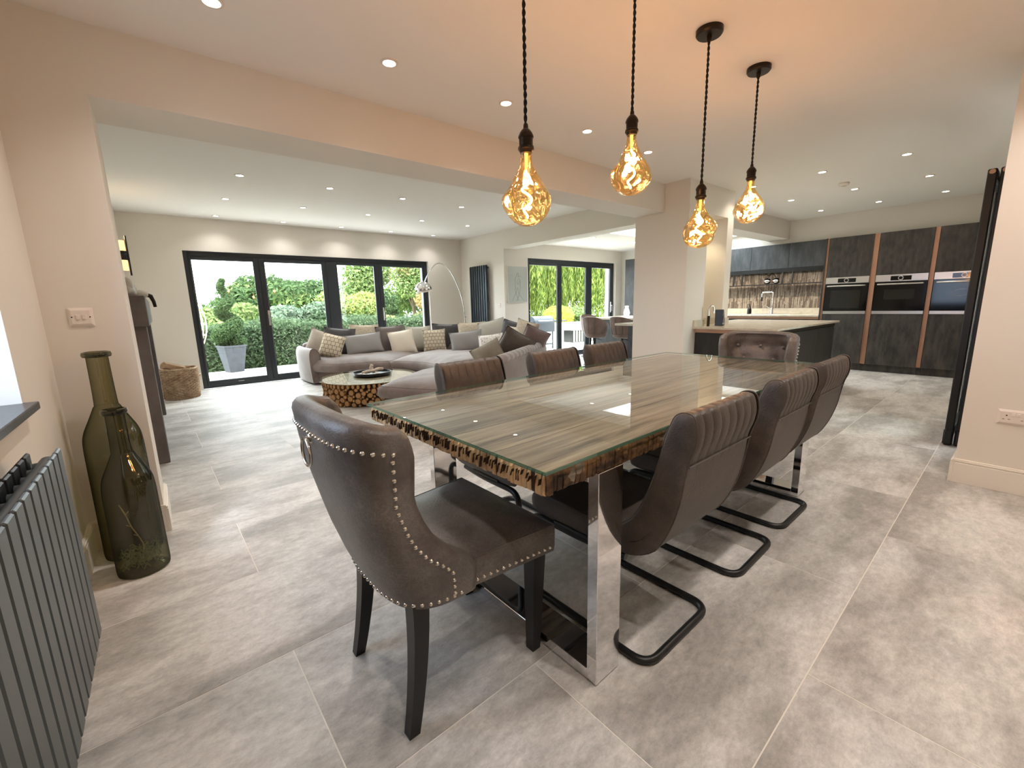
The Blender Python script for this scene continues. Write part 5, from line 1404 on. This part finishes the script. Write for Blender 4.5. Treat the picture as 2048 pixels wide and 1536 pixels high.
tag(MB().box(KX-0.01, KB-0.002, 2.369, 4.77, ZW-0.03, ZW).build('sink_worktop', 'worktop', bevel=0.002), 'pale stone worktop running below the tiled sink wall', 'worktop')
tag(MB().box(KB-0.024, KB-0.002, 2.369, 4.77, ZW, ZW+0.10).build('stone_upstand', 'worktop', bevel=0.002), 'pale stone upstand along the bottom of the tiled sink wall', 'upstand')
# split-face mosaic splashback
mat('mosaic', srgb(136, 120, 104), 0.45, col2=srgb(180, 166, 148), scale=30, lo=0.3, hi=0.7)
mat('mosaic_dark', srgb(98, 82, 70), 0.45, col2=srgb(124, 108, 94), scale=30, lo=0.3, hi=0.7)
sb = thing('mosaic_splashback', 'splashback of thin upright brown stone mosaic strips above the sink', 'splashback', (KB, 3.57, 0))
MB().box(-0.008, -0.002, -1.2, 1.2, ZW+0.10, 1.70).build('backing', 'mosaic_dark', sb)
r = random.Random(2); ma, mb_ = MB(), MB()
y = -1.2
while y < 1.18:
    wv = r.choice((0.012, 0.016, 0.02, 0.026)); z = ZW+0.10-r.uniform(0, 0.08)
    while z < 1.70:
        L = r.uniform(0.08, 0.22); d = r.uniform(0.004, 0.014)
        (ma if r.random() < 0.55 else mb_).box(-0.008-d, -0.008, y+0.001, y+wv-0.001, max(z, ZW+0.102)+0.001, min(z+L, 1.70)-0.001)
        z += L
    y += wv
for mm, nm in ((ma, 'mosaic'), (mb_, 'mosaic_dark')):
    o = mm.build('mosaic_strips', nm, sb); o['kind'] = 'stuff'
# wall cabinets with a black rail frame hanging below
ws = [2.37, 2.905, 3.52, 4.15]
for i in range(3):
    t = thing('wall_cabinet', ('dark wood wall cabinet above the sink recess, touching the tall oven units', 'dark wood wall cabinet straight above the cherry ornament', 'dark wood wall cabinet above the sink recess, next to the white column edge')[i], 'kitchen cabinet', (KX+0.06, ws[i], 1.67), 0, 'wall cabinets above the sink')
    MB().box(0.02, KB-KX-0.062, 0.0, ws[i+1]-ws[i]-0.001, 0.0, 0.405).build('carcass', 'kitchen_wood_blue', t)
    MB().box(0.0, 0.018, 0.002, ws[i+1]-ws[i]-0.002, -0.005, 0.405).build('door', 'kitchen_wood_blue', t, bevel=0.0015)
led = emit_mat('led', (1.0, 0.92, 0.80), 8.0)
def led_strip(name, label, p0, p1, d, watts):
    t = thing(name, label, 'light strip', p0)
    L = (Vector(p1)-Vector(p0)).length
    MB().box(-0.008, 0.008, 0, L, 0.0, 0.008).build('aluminium_channel', 'steel', t)
    MB().box(-0.006, 0.006, 0, L, -0.002, 0.0).build('diffuser', 'led', t)
    l = bpy.data.lights.new('strip_light', 'AREA'); l.shape = 'RECTANGLE'; l.size = 0.02; l.size_y = L; l.energy = watts; l.color = (1, 0.9, 0.76)
    o = bpy.data.objects.new('strip_light', l); COL.objects.link(o); o.parent = t; o.location = (0, L/2, -0.004)
    o.rotation_euler = (Matrix.Rotation(d, 4, 'Y')).to_euler()
led_strip('cabinet_light_strip', 'slim light strip under the wall cabinets above the sink', (8.585, 2.40, 1.655), (8.585, 4.75, 1.655), 0.0, 9.0)
pm = tag(MB().box(8.535, 8.555, 2.369, 4.77, 1.60, 1.664).build('light_pelmet', 'black_metal', bevel=0.001), 'black pelmet along the lower edge of the wall cabinets', 'pelmet')
ra = thing('shelf_rail_frame', 'black metal rail shelf hanging below the wall cabinets', 'shelf', (8.9, 2.37, 1.40))
MB().box(-0.06, 0.10, 0.0, 2.4, 0.0, 0.014).build('shelf_bar', 'black_metal', ra)
MB().box(-0.06, 0.10, 0.0, 2.4, 0.22, 0.262).build('top_bar', 'black_metal', ra)
for y in (0.06, 0.56, 0.72, 1.42, 1.58, 2.2): MB().box(-0.06, -0.035, y-0.012, y+0.012, 0.014, 0.22).build('upright', 'black_metal', ra)
ch = thing('cherry_ornament', 'silver pair of cherries ornament with dark stems on the black shelf', 'ornament', (8.9, 3.28, 1.414))
for y in (-0.075, 0.075):
    MB().lathe([(0.0001, 0.0), (0.035, 0.008), (0.058, 0.035), (0.062, 0.062), (0.05, 0.092), (0.025, 0.105), (0.0001, 0.098)], n=24).build('cherry', 'cherry_silver', ch, smooth=70, loc=(0, y, 0))
    MB().tube(catmull([(0, y, 0.1), (0, y*0.6, 0.15), (0, -0.005, 0.195)], 4), 0.006, n=6).build('stem', 'bronze', ch, smooth=60)
MB().add([(0, -0.005, 0.195), (0.004, 0.05, 0.185), (0.004, 0.10, 0.15), (0.0, 0.03, 0.145), (-0.004, 0.05, 0.185)], [(0, 1, 2, 3), (0, 3, 2, 4)]).build('leaf', 'bronze', ch)
tp = thing('kitchen_tap', 'square-necked chrome kitchen tap at the sink under the shelf', 'tap', (8.86, 3.22, ZW))
MB().cyl((0, 0, 0), (0, 0, 0.11), 0.024, 0.02, n=18).build('tap_body', 'chrome', tp, smooth=50)
MB().tube(fillet([(0, 0, 0.10), (0, 0, 0.40), (0, 0.19, 0.40), (0, 0.19, 0.27)], 0.04, 6), 0.012, n=12).build('spout', 'chrome', tp, smooth=60)
MB().cyl((0, 0.19, 0.31), (0, 0.19, 0.24), 0.015, n=12).build('spray_head', 'black_plastic', tp, smooth=50)
MB().cyl((0, 0.02, 0.09), (0, 0.10, 0.14), 0.008, n=8).build('lever', 'chrome', tp, smooth=50)
sk = tag(MB().box(8.60, 8.98, 2.80, 3.50, ZW+0.0005, ZW+0.003).build('kitchen_sink', 'steel', bevel=0.001), 'steel sink rim set in the pale worktop below the tap', 'sink')
sdp = thing('soap_dispenser', 'black tapered soap dispenser beside the chrome tap', 'soap dispenser', (8.72, 3.56, ZW))
MB().lathe([(0.0001, 0), (0.038, 0.0), (0.036, 0.08), (0.022, 0.13), (0.012, 0.14), (0.012, 0.165), (0.0001, 0.166)], n=20).build('bottle', 'black_plastic', sdp, smooth=50)
MB().tube(fillet([(0, 0, 0.16), (0, 0, 0.185), (-0.045, 0, 0.18)], 0.01), 0.006, n=8).build('pump', 'black_plastic', sdp, smooth=50)
# ------------------------------------------------------------------ peninsula
ZP = 0.855
tag(MB().prism([(4.80, 1.675), (6.86, 1.675), (6.86, 2.95), (5.662, 2.95), (5.662, 2.573), (5.508, 2.573), (5.508, 2.983), (5.032, 2.983), (5.032, 2.573), (4.80, 2.573)], ZP-0.022, ZP).build('peninsula_worktop', 'worktop', bevel=0.002), 'pale stone peninsula worktop jutting out from the column', 'worktop')
pn = thing('peninsula_cabinet', 'dark wood peninsula base with a copper band under its worktop', 'kitchen cabinet', (4.86, 1.72, 0))
MB().box(0.02, 1.97, 0.02, 0.85, 0.10, ZP-0.065).build('carcass', 'kitchen_wood_dark', pn)
MB().box(0.0, 0.018, 0.0, 0.85, 0.10, ZP-0.068).build('end_panel', 'kitchen_wood_dark', pn)
for i in range(3):
    x0 = 0.02+i*0.65; MB().box(x0+0.002, x0+0.647, 0.0, 0.018, 0.11, ZP-0.068).build('door', 'kitchen_wood_blue' if False else 'kitchen_wood_dark', pn, bevel=0.0015)
MB().box(-0.014, 0.04, -0.012, 0.85, ZP-0.064, ZP-0.0225).build('copper_band', 'copper_trim', pn)
MB().box(0.04, 1.97, -0.005, 0.02, ZP-0.062, ZP-0.0225).build('side_channel', 'bronze', pn)
MB().box(0.06, 1.95, 0.06, 0.85, 0.0, 0.10).build('plinth', 'kitchen_wood_dark', pn)
MB().tube([(1.9, -0.003, 0.40), (1.9, -0.003, 0.42)], 0.003, n=5)
us = tag(MB().box(4.80, 5.03, 2.553, 2.573, ZP, ZP+0.075).build('niche_upstand', 'worktop', bevel=0.001), 'short pale stone upstand on the column beside the lit niche', 'upstand')
us2 = tag(MB().box(5.488, 5.508, 2.553, 2.983, ZP, ZP+0.075).box(5.508, 5.66, 2.553, 2.573, ZP, ZP+0.075).build('niche_upstand', 'worktop', bevel=0.001), 'pale stone upstand wrapping the edge of the lit niche', 'upstand')
nl = bpy.data.lights.new('niche_light', 'SPOT'); nl.energy = 5.0; nl.color = (1, 0.84, 0.55); nl.spot_size = math.radians(95); nl.spot_blend = 0.6; nl.shadow_soft_size = 0.02
t = thing('niche_downlight', 'small recessed downlight in the top of the lit niche', 'downlight', (5.27, 2.78, 2.13))
link('trim_ring', ring_me, t); link('lens', lens_me, t)
lo = bpy.data.objects.new('niche_light', nl); COL.objects.link(lo); lo.parent = t; lo.location = (0, 0, -0.012)
bt_ = thing('boiling_water_tap', 'small swan-neck tap standing in the lit niche of the peninsula', 'tap', (5.02, 2.50, ZP))
MB().cyl((0, 0, 0), (0, 0, 0.12), 0.016, n=14).build('tap_body', 'bronze', bt_, smooth=50)
MB().tube(catmull([(0, 0, 0.11), (0, 0, 0.19), (0.012, -0.015, 0.232), (0.04, -0.03, 0.232), (0.05, -0.035, 0.19), (0.05, -0.035, 0.15)], 4), 0.012, n=10).build('swan_neck', 'nickel', bt_, smooth=60)
wd = thing('wedge_kettle', 'black wedge-shaped appliance beside the swan-neck tap', 'appliance', (5.17, 2.44, ZP), 0.3)
MB().prism([(-0.05, 0.0), (0.11, 0.0), (0.10, 0.06), (-0.005, 0.19), (-0.045, 0.19)], -0.045, 0.045, axis=1).build('body', 'black_plastic', wd, bevel=0.006)
MB().box(-0.048, 0.112, -0.047, 0.047, 0.022, 0.03).build('steel_band', 'steel', wd)

# ================================================================== SNUG
si = thing('snug_island', 'grey wood island with pale worktop behind the bar stools', 'kitchen island', (6.98, 4.7, 0))
MB().box(0.0, 1.1, 0.0, 1.15, 0.0, ZP-0.03).build('body', 'kitchen_wood_blue', si)
MB().box(-0.25, 1.15, -0.03, 1.2, ZP-0.03, ZP).build('worktop', 'worktop', si, bevel=0.002)
sc2 = thing('snug_cabinet', 'dark wood cabinet with pale worktop tip beside the column, near the bar stools', 'kitchen cabinet', (5.12, 3.27, 0))
MB().box(0.0, 1.3, 0.0, 0.66, ZP-0.03, ZP).build('worktop', 'worktop', sc2, bevel=0.002)
MB().box(0.24, 1.28, 0.0, 0.60, 0.0, ZP-0.03).build('body', 'kitchen_wood_blue', sc2)
tu = thing('tall_larder_unit', 'tall dark blue-grey wood larder unit at the end of the snug', 'kitchen cabinet', (8.2, 4.95, 0))
MB().box(0.02, 0.44, 0.0, 1.09, 0.0, 2.07).build('carcass', 'kitchen_wood', tu)
for y in (0.0, 0.545): MB().box(0.0, 0.02, y+0.002, y+0.541, 0.1, 2.07).build('door', 'kitchen_wood_blue', tu, bevel=0.0015)
def stool(label, loc, rz):
    t = thing('bar_stool', label, 'bar stool', loc, rz, 'bar stools at the snug island')
    MB().lathe([(0.0001, 0), (0.20, 0.0), (0.20, 0.008), (0.05, 0.022), (0.028, 0.03), (0.0001, 0.03)], n=32).build('foot_plate', 'black_metal', t, smooth=40)
    MB().cyl((0, 0, 0.02), (0, 0, 0.52), 0.026, n=16).build('gas_post', 'black_metal', t, smooth=50)
    MB().tube(fillet([(0.0, -0.03, 0.22), (0.0, -0.16, 0.22), (0.20, -0.16, 0.22), (0.20, 0.16, 0.22), (0.0, 0.16, 0.22), (0.0, 0.03, 0.22)], 0.06), 0.010, n=8).build('footrest', 'black_metal', t, smooth=60)
    MB().tube([(0.0, -0.03, 0.50), (0.02, -0.16, 0.47)], 0.007, n=6).build('height_lever', 'black_metal', t, smooth=60)
    # bucket shell: faces +x
    P = []
    for i in range(25):
        s = -1+2*i/24; th = s*PI*0.62
        row = []
        top = lerp(0.90, 0.76, min(1, (abs(s)/0.95)**2.2))
        for (q, rr) in ((0.0, 0.165), (0.25, 0.20), (0.6, 0.225), (1.0, 0.235)):
            z = lerp(0.53, top, q); row.append((-rr*math.cos(th)*1.0+0.02, rr*math.sin(th)*1.02, z))
        for (q, rr) in ((1.0, 0.205), (0.6, 0.19), (0.2, 0.16)):
            z = lerp(0.53, top, q)+(0.008 if q == 1 else 0); row.append((-rr*math.cos(th)+0.02, rr*math.sin(th)*1.02, z))
        P.append(row)
    m = MB().grid(P, cv=True); q = len(P[0]); n = len(m.v); m.f += [tuple(range(q)), tuple(range(n-q, n))]; m.m += [0, 0]
    m.build('bucket_back', 'velvet_stool', t, smooth=60)
    for s in (-0.28, 0.0, 0.28):
        th = s*PI*0.62
        MB().tube([(-(rr+0.001)*math.cos(th)+0.02, (rr+0.001)*math.sin(th)*1.02, z) for rr, z in ((0.166, 0.535), (0.205, 0.63), (0.226, 0.75), (0.235, 0.87))], 0.004, n=5).build('seam', 'cush_dark', t)
    MB().lathe([(0.0001, 0.51), (0.15, 0.515), (0.19, 0.54), (0.205, 0.585), (0.18, 0.61), (0.0001, 0.62)], n=28).build('seat_pad', 'velvet_stool', t, smooth=60, loc=(0.03, 0, 0))
    return t
s1 = stool('brown velvet bar stool standing clear of the dark cabinet by the garden doors', (6.28, 5.28, 0), 0.1)
dup(s1, (6.45, 4.78, 0), 0.0, 'brown velvet bar stool partly hidden behind the pale worktop tip')
dup(s1, (7.2, 6.17, 0), -PI/2-0.2, 'brown velvet bar stool at the far side of the snug island')
vz = thing('white_vase', 'small white figurine vase on the far side of the snug island', 'vase', (7.9, 5.75, ZP))
MB().lathe([(0.0001, 0), (0.05, 0), (0.07, 0.06), (0.05, 0.13), (0.035, 0.17), (0.045, 0.21), (0.0001, 0.22)], n=20).build('body', 'white_plastic', vz, smooth=60)
# ================================================================== GARDEN
mat('gravel', srgb(150, 144, 138), 0.9, col2=srgb(120, 114, 108), scale=30)
struct(MB().box(-8, 5.1, 8.27, 10.35, -0.10, -0.03).box(5.4, 22, 6.77, 11.0, -0.10, -0.03).box(5.1, 5.4, 8.27, 10.35, -0.10, -0.03).build('ground_patio', 'patio'))
struct(MB().box(-40, -0.71, -12, 8.0, -0.30, -0.06).build('ground_side', 'gravel'))
struct(MB().box(-0.71, 40, -14, -1.9, -0.30, -0.05).box(4.06, 30, -1.9, -0.25, -0.3, -0.05).build('ground_front', 'gravel'))
gm = MB()
G_ = []
for i in range(31):
    row = []
    for j in range(25):
        x = lerp(-60, 90, i/30); y = lerp(10.2, 90, (j/24)**1.6)
        z = -0.08-0.10*max(0, y-12.5)**0.9*0.55
        row.append((x, y, z))
    G_.append(row)
tag(gm.grid(G_).build('lawn', 'lawn', smooth=60), kind='structure')
def leaves(n, shape, size, seed, aspect=0.55, up=0.3):
    """n small leaf quads; shape(rng)->(points, normals)"""
    g = np.random.default_rng(seed)
    P, Nn = shape(g, n)
    Nn = Nn+g.normal(0, 0.75, P.shape); Nn[:, 2] += up
    Nn /= np.linalg.norm(Nn, axis=1, keepdims=True)+1e-9
    t = np.cross(Nn, g.normal(0, 1, P.shape)); t /= np.linalg.norm(t, axis=1, keepdims=True)+1e-9
    b_ = np.cross(Nn, t)
    s = size*g.uniform(0.6, 1.4, (n, 1))
    V = np.stack([P-t*s, P+b_*s*aspect*0.8-t*s*0.1, P+t*s, P-b_*s*aspect*0.8+t*s*0.1], 1).reshape(-1, 3)
    return V
def leaf_obj(name, V, m, parent=None):
    n = len(V)//4
    me = bpy.data.meshes.new(name)
    me.vertices.add(len(V)); me.vertices.foreach_set('co', V.astype(np.float32).ravel())
    me.loops.add(n*4); me.loops.foreach_set('vertex_index', np.arange(n*4, dtype=np.int32))
    me.polygons.add(n); me.polygons.foreach_set('loop_start', np.arange(0, n*4, 4, dtype=np.int32)); me.polygons.foreach_set('loop_total', np.full(n, 4, np.int32))
    me.materials.append(MATS[m]); me.update(); me.validate()
    o = link(name, me, parent); o['kind'] = 'stuff'
    return o
def blob_shape(blobs):
    """blobs: list of (cx,cy,cz,rx,ry,rz)"""
    B = np.array(blobs, float); wts = B[:, 3]*B[:, 5]; wts = wts/wts.sum()
    def f(g, n):
        k = g.choice(len(B), n, p=wts)
        d = g.normal(0, 1, (n, 3)); d /= np.linalg.norm(d, axis=1, keepdims=True)
        rr = g.uniform(0.55, 1.05, (n, 1))**0.6
        return B[k, :3]+d*rr*B[k, 3:6], d
    return f
leaf_mat('leaf_mid', srgb(84, 106, 62), srgb(138, 152, 98))
leaf_mat('leaf_dark', srgb(58, 78, 52), srgb(94, 114, 76))
leaf_mat('leaf_blue', srgb(84, 102, 86), srgb(124, 138, 114))
leaf_mat('leaf_yellow', srgb(122, 134, 72), srgb(164, 168, 104))
leaf_mat('leaf_orange', srgb(168, 136, 92), srgb(136, 134, 92))
leaf_mat('leaf_hedge', srgb(52, 68, 48), srgb(98, 114, 86))
leaf_mat('leaf_willow', srgb(64, 84, 38), srgb(140, 152, 80), 0.35)
leaf_mat('leaf_gold', srgb(160, 156, 64), srgb(196, 188, 92), 0.35)
def tree(name, label, c, base, blobs_r, n, m, seed, size=0.11, spread=None, nb=16, trunk=True, m2=None):
    """c centre of crown, blobs_r = (rx,ry,rz) of whole crown, base z of ground"""
    t = thing(name, label, 'tree' if 'tree' in name else 'shrub', (c[0], c[1], base), 0, 'trees and shrubs beyond the hedge')
    g = random.Random(seed); bl = []
    for i in range(nb):
        a = g.uniform(0, 2*PI); q = math.sqrt(g.random())*0.75; h = g.uniform(-0.75, 0.8)
        k = math.sqrt(max(0.05, 1-h*h))
        bl.append((blobs_r[0]*q*k*math.cos(a), blobs_r[1]*q*k*math.sin(a), c[2]-base+blobs_r[2]*h*0.8, blobs_r[0]*0.36, blobs_r[1]*0.36, blobs_r[2]*0.30))
    leaf_obj('foliage', leaves(n, blob_shape(bl), size, seed), m, t)
    if m2: leaf_obj('foliage', leaves(n//4, blob_shape(bl[:5]), size, seed+50), m2, t)
    if trunk:
        H_ = c[2]-base; mb = MB()
        mb.tube([(0, 0, -0.1), (0.05, 0, H_*0.5), (0, 0.05, H_)], [blobs_r[0]*0.09, blobs_r[0]*0.06, blobs_r[0]*0.03], n=7)
        for i in range(5):
            bl_ = bl[i]; mb.tube([(0.03, 0.02, H_*(0.4+0.08*i)), (bl_[0]*0.5, bl_[1]*0.5, (H_*0.5+bl_[2])/2), (bl_[0], bl_[1], bl_[2])], [blobs_r[0]*0.04, blobs_r[0]*0.025, blobs_r[0]*0.01], n=5)
        mb.build('trunk', 'bark', t, smooth=60)
    return t
def gz(y): return -0.08-0.10*max(0, y-12.5)**0.9*0.55
# hedge close to the terrace
hd_ = thing('garden_hedge', 'clipped dark green hedge along the terrace behind the grey planter', 'hedge', (1.5, 11.45, -0.08))
def hedge_shape(x0, x1, y0, y1, z1):
    def f(g, n):
        P = np.stack([g.uniform(x0, x1, n), g.uniform(y0, y1, n), g.uniform(0, z1, n)], 1)
        k = g.random(n)
        P[:, 1] = np.where(k < 0.6, y0+g.normal(0, 0.05, n), P[:, 1]); P[:, 2] = np.where(k > 0.72, z1+g.normal(0, 0.05, n)+0.05*np.sin(P[:, 0]*3), P[:, 2])
        Nn = np.zeros_like(P); Nn[:, 1] = np.where(k < 0.6, -1, 0); Nn[:, 2] = np.where(k > 0.72, 1, 0)
        return P, Nn
    return f
leaf_obj('foliage', leaves(52000, hedge_shape(-5, 7.0, -0.75, 0.6, 0.92), 0.035, 5), 'leaf_hedge', hd_)
MB().box(-5, 7.0, -0.68, 0.55, 0.0, 0.85).build('stems', 'leaf_hedge', hd_)
tree('dark_oak_tree', 'rounded broad tree with dark crown rising behind the hedge', (6.6, 34, 1.6), gz(34), (4.8, 3.0, 2.2), 15000, 'leaf_dark', 21, 0.16, nb=26, m2='leaf_mid')
tree('green_shrub', 'loose bright green shrub growing behind the hedge by the egg chair', (1.2, 15.5, 0.55), gz(15.5), (1.7, 1.3, 0.95), 11000, 'leaf_mid', 22, 0.075)
tree('green_shrub', 'blue-green bushy shrub behind the hedge beside the spiral topiary', (3.6, 16.5, 0.6), gz(16.5), (1.7, 1.3, 1.0), 11000, 'leaf_blue', 23, 0.075)
tree('green_shrub', 'yellow-green bushy shrub behind the hedge in the middle door pane', (5.8, 16.5, 0.75), gz(16.5), (1.7, 1.3, 1.15), 11000, 'leaf_yellow', 24, 0.075, m2='leaf_mid')
tree('birch_tree', 'slim mid green tree standing above the yellow-green shrub', (9.0, 22.5, 2.0), gz(22.5), (1.7, 1.4, 2.5), 9000, 'leaf_mid', 25, 0.10)
tree('conifer_tree', 'narrow dark green conifer tree beyond the hedge near the sofa back', (7.6, 17.5, 0.7), gz(17.5), (0.55, 0.55, 1.25), 7000, 'leaf_dark', 26, 0.06)
tree('rowan_tree', 'tall airy tree with orange autumn leaves beyond the hedge', (10.2, 20.5, 2.0), gz(20.5), (1.7, 1.5, 1.9), 6500, 'leaf_mid', 27, 0.085, m2='leaf_orange')
tree('autumn_shrub', 'pale twiggy shrub turning orange beyond the hedge', (8.75, 16.0, 0.75), gz(16), (1.15, 1.0, 1.15), 8000, 'leaf_orange', 28, 0.05, m2='leaf_yellow')
tree('green_shrub', 'dense dark shrub beyond the hedge near the arc lamp', (11.2, 15.4, 0.6), gz(17), (1.6, 1.2, 1.4), 9000, 'leaf_blue', 29, 0.075)
tree('green_shrub', 'low far green thicket filling in behind the slim tree', (12, 33, -0.2), gz(30), (7, 2.5, 2.2), 14000, 'leaf_blue', 30, 0.15, nb=24)
tree('green_shrub', 'low far green thicket filling in behind the egg chair', (-3, 26, -0.2), gz(26), (6, 2.0, 1.7), 12000, 'leaf_mid', 31, 0.13, nb=24)
# planter with spiral topiary
ptc = (1.04, 10.1)
pt_ = thing('planter', 'tall tapered grey square planter on the terrace edge', 'planter', (ptc[0], ptc[1], -0.03), 0.25)
P = [[(-h, -h, z), (h, -h, z), (h, h, z), (-h, h, z)] for h, z in ((0.125, 0.0), (0.195, 0.50), (0.205, 0.50), (0.205, 0.53), (0.18, 0.53), (0.175, 0.46))]
m = MB().grid(P, cv=True).add(P[0], [(3, 2, 1, 0)]).add(P[-1], [(0, 1, 2, 3)])
m.build('pot', 'planter_grey', pt_, weld=True)
tz = thing('spiral_topiary', 'spiral-clipped conifer growing in the grey planter', 'topiary', (ptc[0], ptc[1], 0.43))
def spiral(g, n):
    q = g.random(n)**1.5; a = q*2*PI*2.6+0.8
    R = 0.125*(1-q)+0.03; rr = 0.15*(1-q)+0.055
    c = np.stack([R*np.cos(a), R*np.sin(a), 0.10+q*1.22], 1)
    d = g.normal(0, 1, (n, 3)); d /= np.linalg.norm(d, axis=1, keepdims=True)
    return c+d*(rr*g.uniform(0.75, 1.0, n))[:, None]*np.array([1, 1, 0.8]), d
leaf_obj('foliage', leaves(22000, spiral, 0.022, 9), 'leaf_dark', tz)
MB().cyl((0, 0, 0.0), (0, 0, 1.3), 0.02, 0.012, n=8).build('stem', 'bark', tz)
# hanging egg chair
ec = thing('egg_chair', 'cream rattan hanging egg chair on the terrace, cut off by the door frame', 'garden chair', (0.18, 9.1, 0.35))
m = MB()
rx, rz = 0.44, 0.62
for k in range(12):
    a = 2*PI*k/12
    m.tube([(rx*math.sin(t_)*math.cos(a), rx*math.sin(t_)*math.sin(a), 0.62-rz*math.cos(t_)) for t_ in np.linspace(0.15, PI-0.05, 18)], 0.011, n=5)
for z in (0.25, 0.42, 0.60, 0.80, 1.0):
    rr = rx*math.sqrt(max(0.01, 1-((z-0.62)/rz)**2)); m.tube([(rr*math.cos(a), rr*math.sin(a), z) for a in np.linspace(0, 2*PI, 24, endpoint=False)], 0.010, n=5, closed=True)
m.build('rattan_cage', 'rattan', ec, smooth=60)
MB().lathe([(0.0001, 0.10), (0.26, 0.12), (0.34, 0.20), (0.30, 0.26), (0.0001, 0.28)], n=24).build('seat_pad', 'cush_cream', ec, smooth=60)
MB().tube(fillet([(-0.05, 0.0, -0.37), (-0.62, 0.0, -0.37), (-0.66, 0.0, 0.7), (-0.5, 0.0, 1.55), (0.0, 0.0, 1.6), (0.0, 0.0, 1.24)], 0.3, 8), 0.022, n=8).build('stand', 'rattan', ec, smooth=60)
MB().lathe([(0.0001, -0.378), (0.45, -0.378), (0.45, -0.355), (0.0001, -0.35)], n=32).build('stand_base', 'rattan', ec, smooth=50)

# willow behind the snug doors
wl = thing('weeping_willow_tree', 'huge weeping willow curtain of hanging yellow-green fronds outside the snug doors', 'tree', (17.0, 17.2, -0.3))
g = np.random.default_rng(3)
NS_ = 1700
V = []
ang = g.uniform(0, 2*PI, NS_); rad = 5.2*np.sqrt(g.uniform(0.12, 1.0, NS_))
x0 = rad*np.cos(ang)*1.25; y0 = rad*np.sin(ang)*0.75
ztop = 5.6-0.16*(rad**1.5)*0.5+g.normal(0, 0.3, NS_); length = g.uniform(2.8, 4.8, NS_)
PP = []; TT = []
for i in range(NS_):
    nl_ = 46; q = np.linspace(0, 1, nl_)
    sw = 0.30*np.sin(q*2.2+ang[i])
    px_ = x0[i]+sw*np.cos(ang[i])+g.normal(0, 0.05, nl_); py_ = y0[i]+sw*np.sin(ang[i])+g.normal(0, 0.05, nl_); pz_ = ztop[i]-q*np.minimum(length[i], ztop[i]-0.35)
    PP.append(np.stack([px_, py_, pz_], 1))
PP = np.concatenate(PP)
n = len(PP)
dn = np.stack([g.normal(0, 0.35, n), g.normal(0, 0.35, n), -np.ones(n)], 1); dn /= np.linalg.norm(dn, axis=1, keepdims=True)
sd__ = np.cross(dn, g.normal(0, 1, (n, 3))); sd__ /= np.linalg.norm(sd__, axis=1, keepdims=True)
s_ = g.uniform(0.09, 0.18, (n, 1))
V = np.stack([PP-dn*s_, PP+sd__*0.024, PP+dn*s_, PP-sd__*0.024], 1).reshape(-1, 3)
leaf_obj('fronds', V, 'leaf_willow', wl)
MB().tube([(0, 0, -0.4), (0.1, 0.1, 2.0), (0.0, 0.3, 4.6)], [0.45, 0.35, 0.18], n=9).build('trunk', 'bark', wl, smooth=60)
tree('green_shrub', 'dark hedge mass raised behind the hanging willow fronds to add darkness', (18, 23.5, 2.2), gz(21), (9, 1.5, 4.0), 20000, 'leaf_dark', 33, 0.15, nb=30, trunk=False)  # dark mass added tall to darken the gaps between fronds
gb = thing('golden_ball_shrub', 'round golden-yellow ball shrub outside the snug doors', 'shrub', (11.7, 11.6, -0.1))
leaf_obj('foliage', leaves(7000, blob_shape([(0, 0, 0.75, 0.62, 0.55, 0.42)]), 0.03, 13), 'leaf_gold', gb)
MB().cyl((0, 0, -0.05), (0, 0, 0.75), 0.05, n=8).build('stem', 'bark', gb)
tree('green_shrub', 'small mid green shrub beside the golden ball shrub', (13.5, 12.6, 0.55), -0.1, (0.9, 0.7, 0.5), 6000, 'leaf_mid', 35, 0.05)
gw = tag(MB().box(9.6, 15.5, 10.6, 10.85, -0.05, 0.42).box(9.55, 15.55, 10.55, 10.9, 0.42, 0.47).build('garden_wall', 'render_white'), 'low white rendered garden wall in front of the golden shrub', 'wall')
# slatted bench / planter box
bn = thing('slatted_bench', 'long white slatted garden bench on the terrace outside the snug doors', 'garden bench', (9.6, 9.1, -0.03), -0.05)
MB().box(0.0, 1.9, -0.22, 0.25, 0.37, 0.41).build('seat_board', 'render_white', bn)
mat('slat_grey', srgb(108, 106, 102), 0.8)
slm = MB().box(0, 0.07, -0.2, -0.18, 0.02, 0.37).mesh('slat', 'slat_grey')
for i in range(17): link('slat', slm, bn, (0.03+i*0.11, 0, 0))
MB().box(0.02, 1.88, -0.16, 0.22, 0.0, 0.36).build('box_core', 'black_plastic', bn)
# barbecue
bq = thing('barbecue_grill', 'grey hooded barbecue trolley on the terrace outside the snug doors', 'barbecue', (7.95, 8.55, -0.03), -0.2)
P = []
for x in np.linspace(-0.3, 0.3, 7):
    P.append([(x, 0.23*math.cos(a), 0.66+0.20*math.sin(a)) for a in np.linspace(0, PI, 9)])
m = MB().grid(P); q = len(P[0]); n = len(m.v); m.f += [tuple(range(q)), tuple(range(n-q, n))]; m.m += [0, 0]
m.box(-0.3, 0.3, -0.23, 0.23, 0.44, 0.66)
m.build('hood', 'bbq', bq, smooth=40)
for sx in (-1, 1):
    MB().box(sx*0.52-0.2, sx*0.52+0.2, -0.2, 0.2, 0.70, 0.73).build('side_shelf', 'bbq', bq)
    for sy in (-1, 1): MB().cyl((sx*0.26, sy*0.19, 0.0), (sx*0.26, sy*0.19, 0.46), 0.022, n=8).build('leg', 'bbq', bq)
MB().box(-0.26, 0.26, -0.2, 0.2, 0.10, 0.13).build('lower_shelf', 'bbq', bq)
MB().tube(fillet([(-0.2, -0.22, 0.74), (-0.2, -0.28, 0.74), (0.2, -0.28, 0.74), (0.2, -0.22, 0.74)], 0.02), 0.012, n=8).build('handle', 'steel', bq, smooth=60)
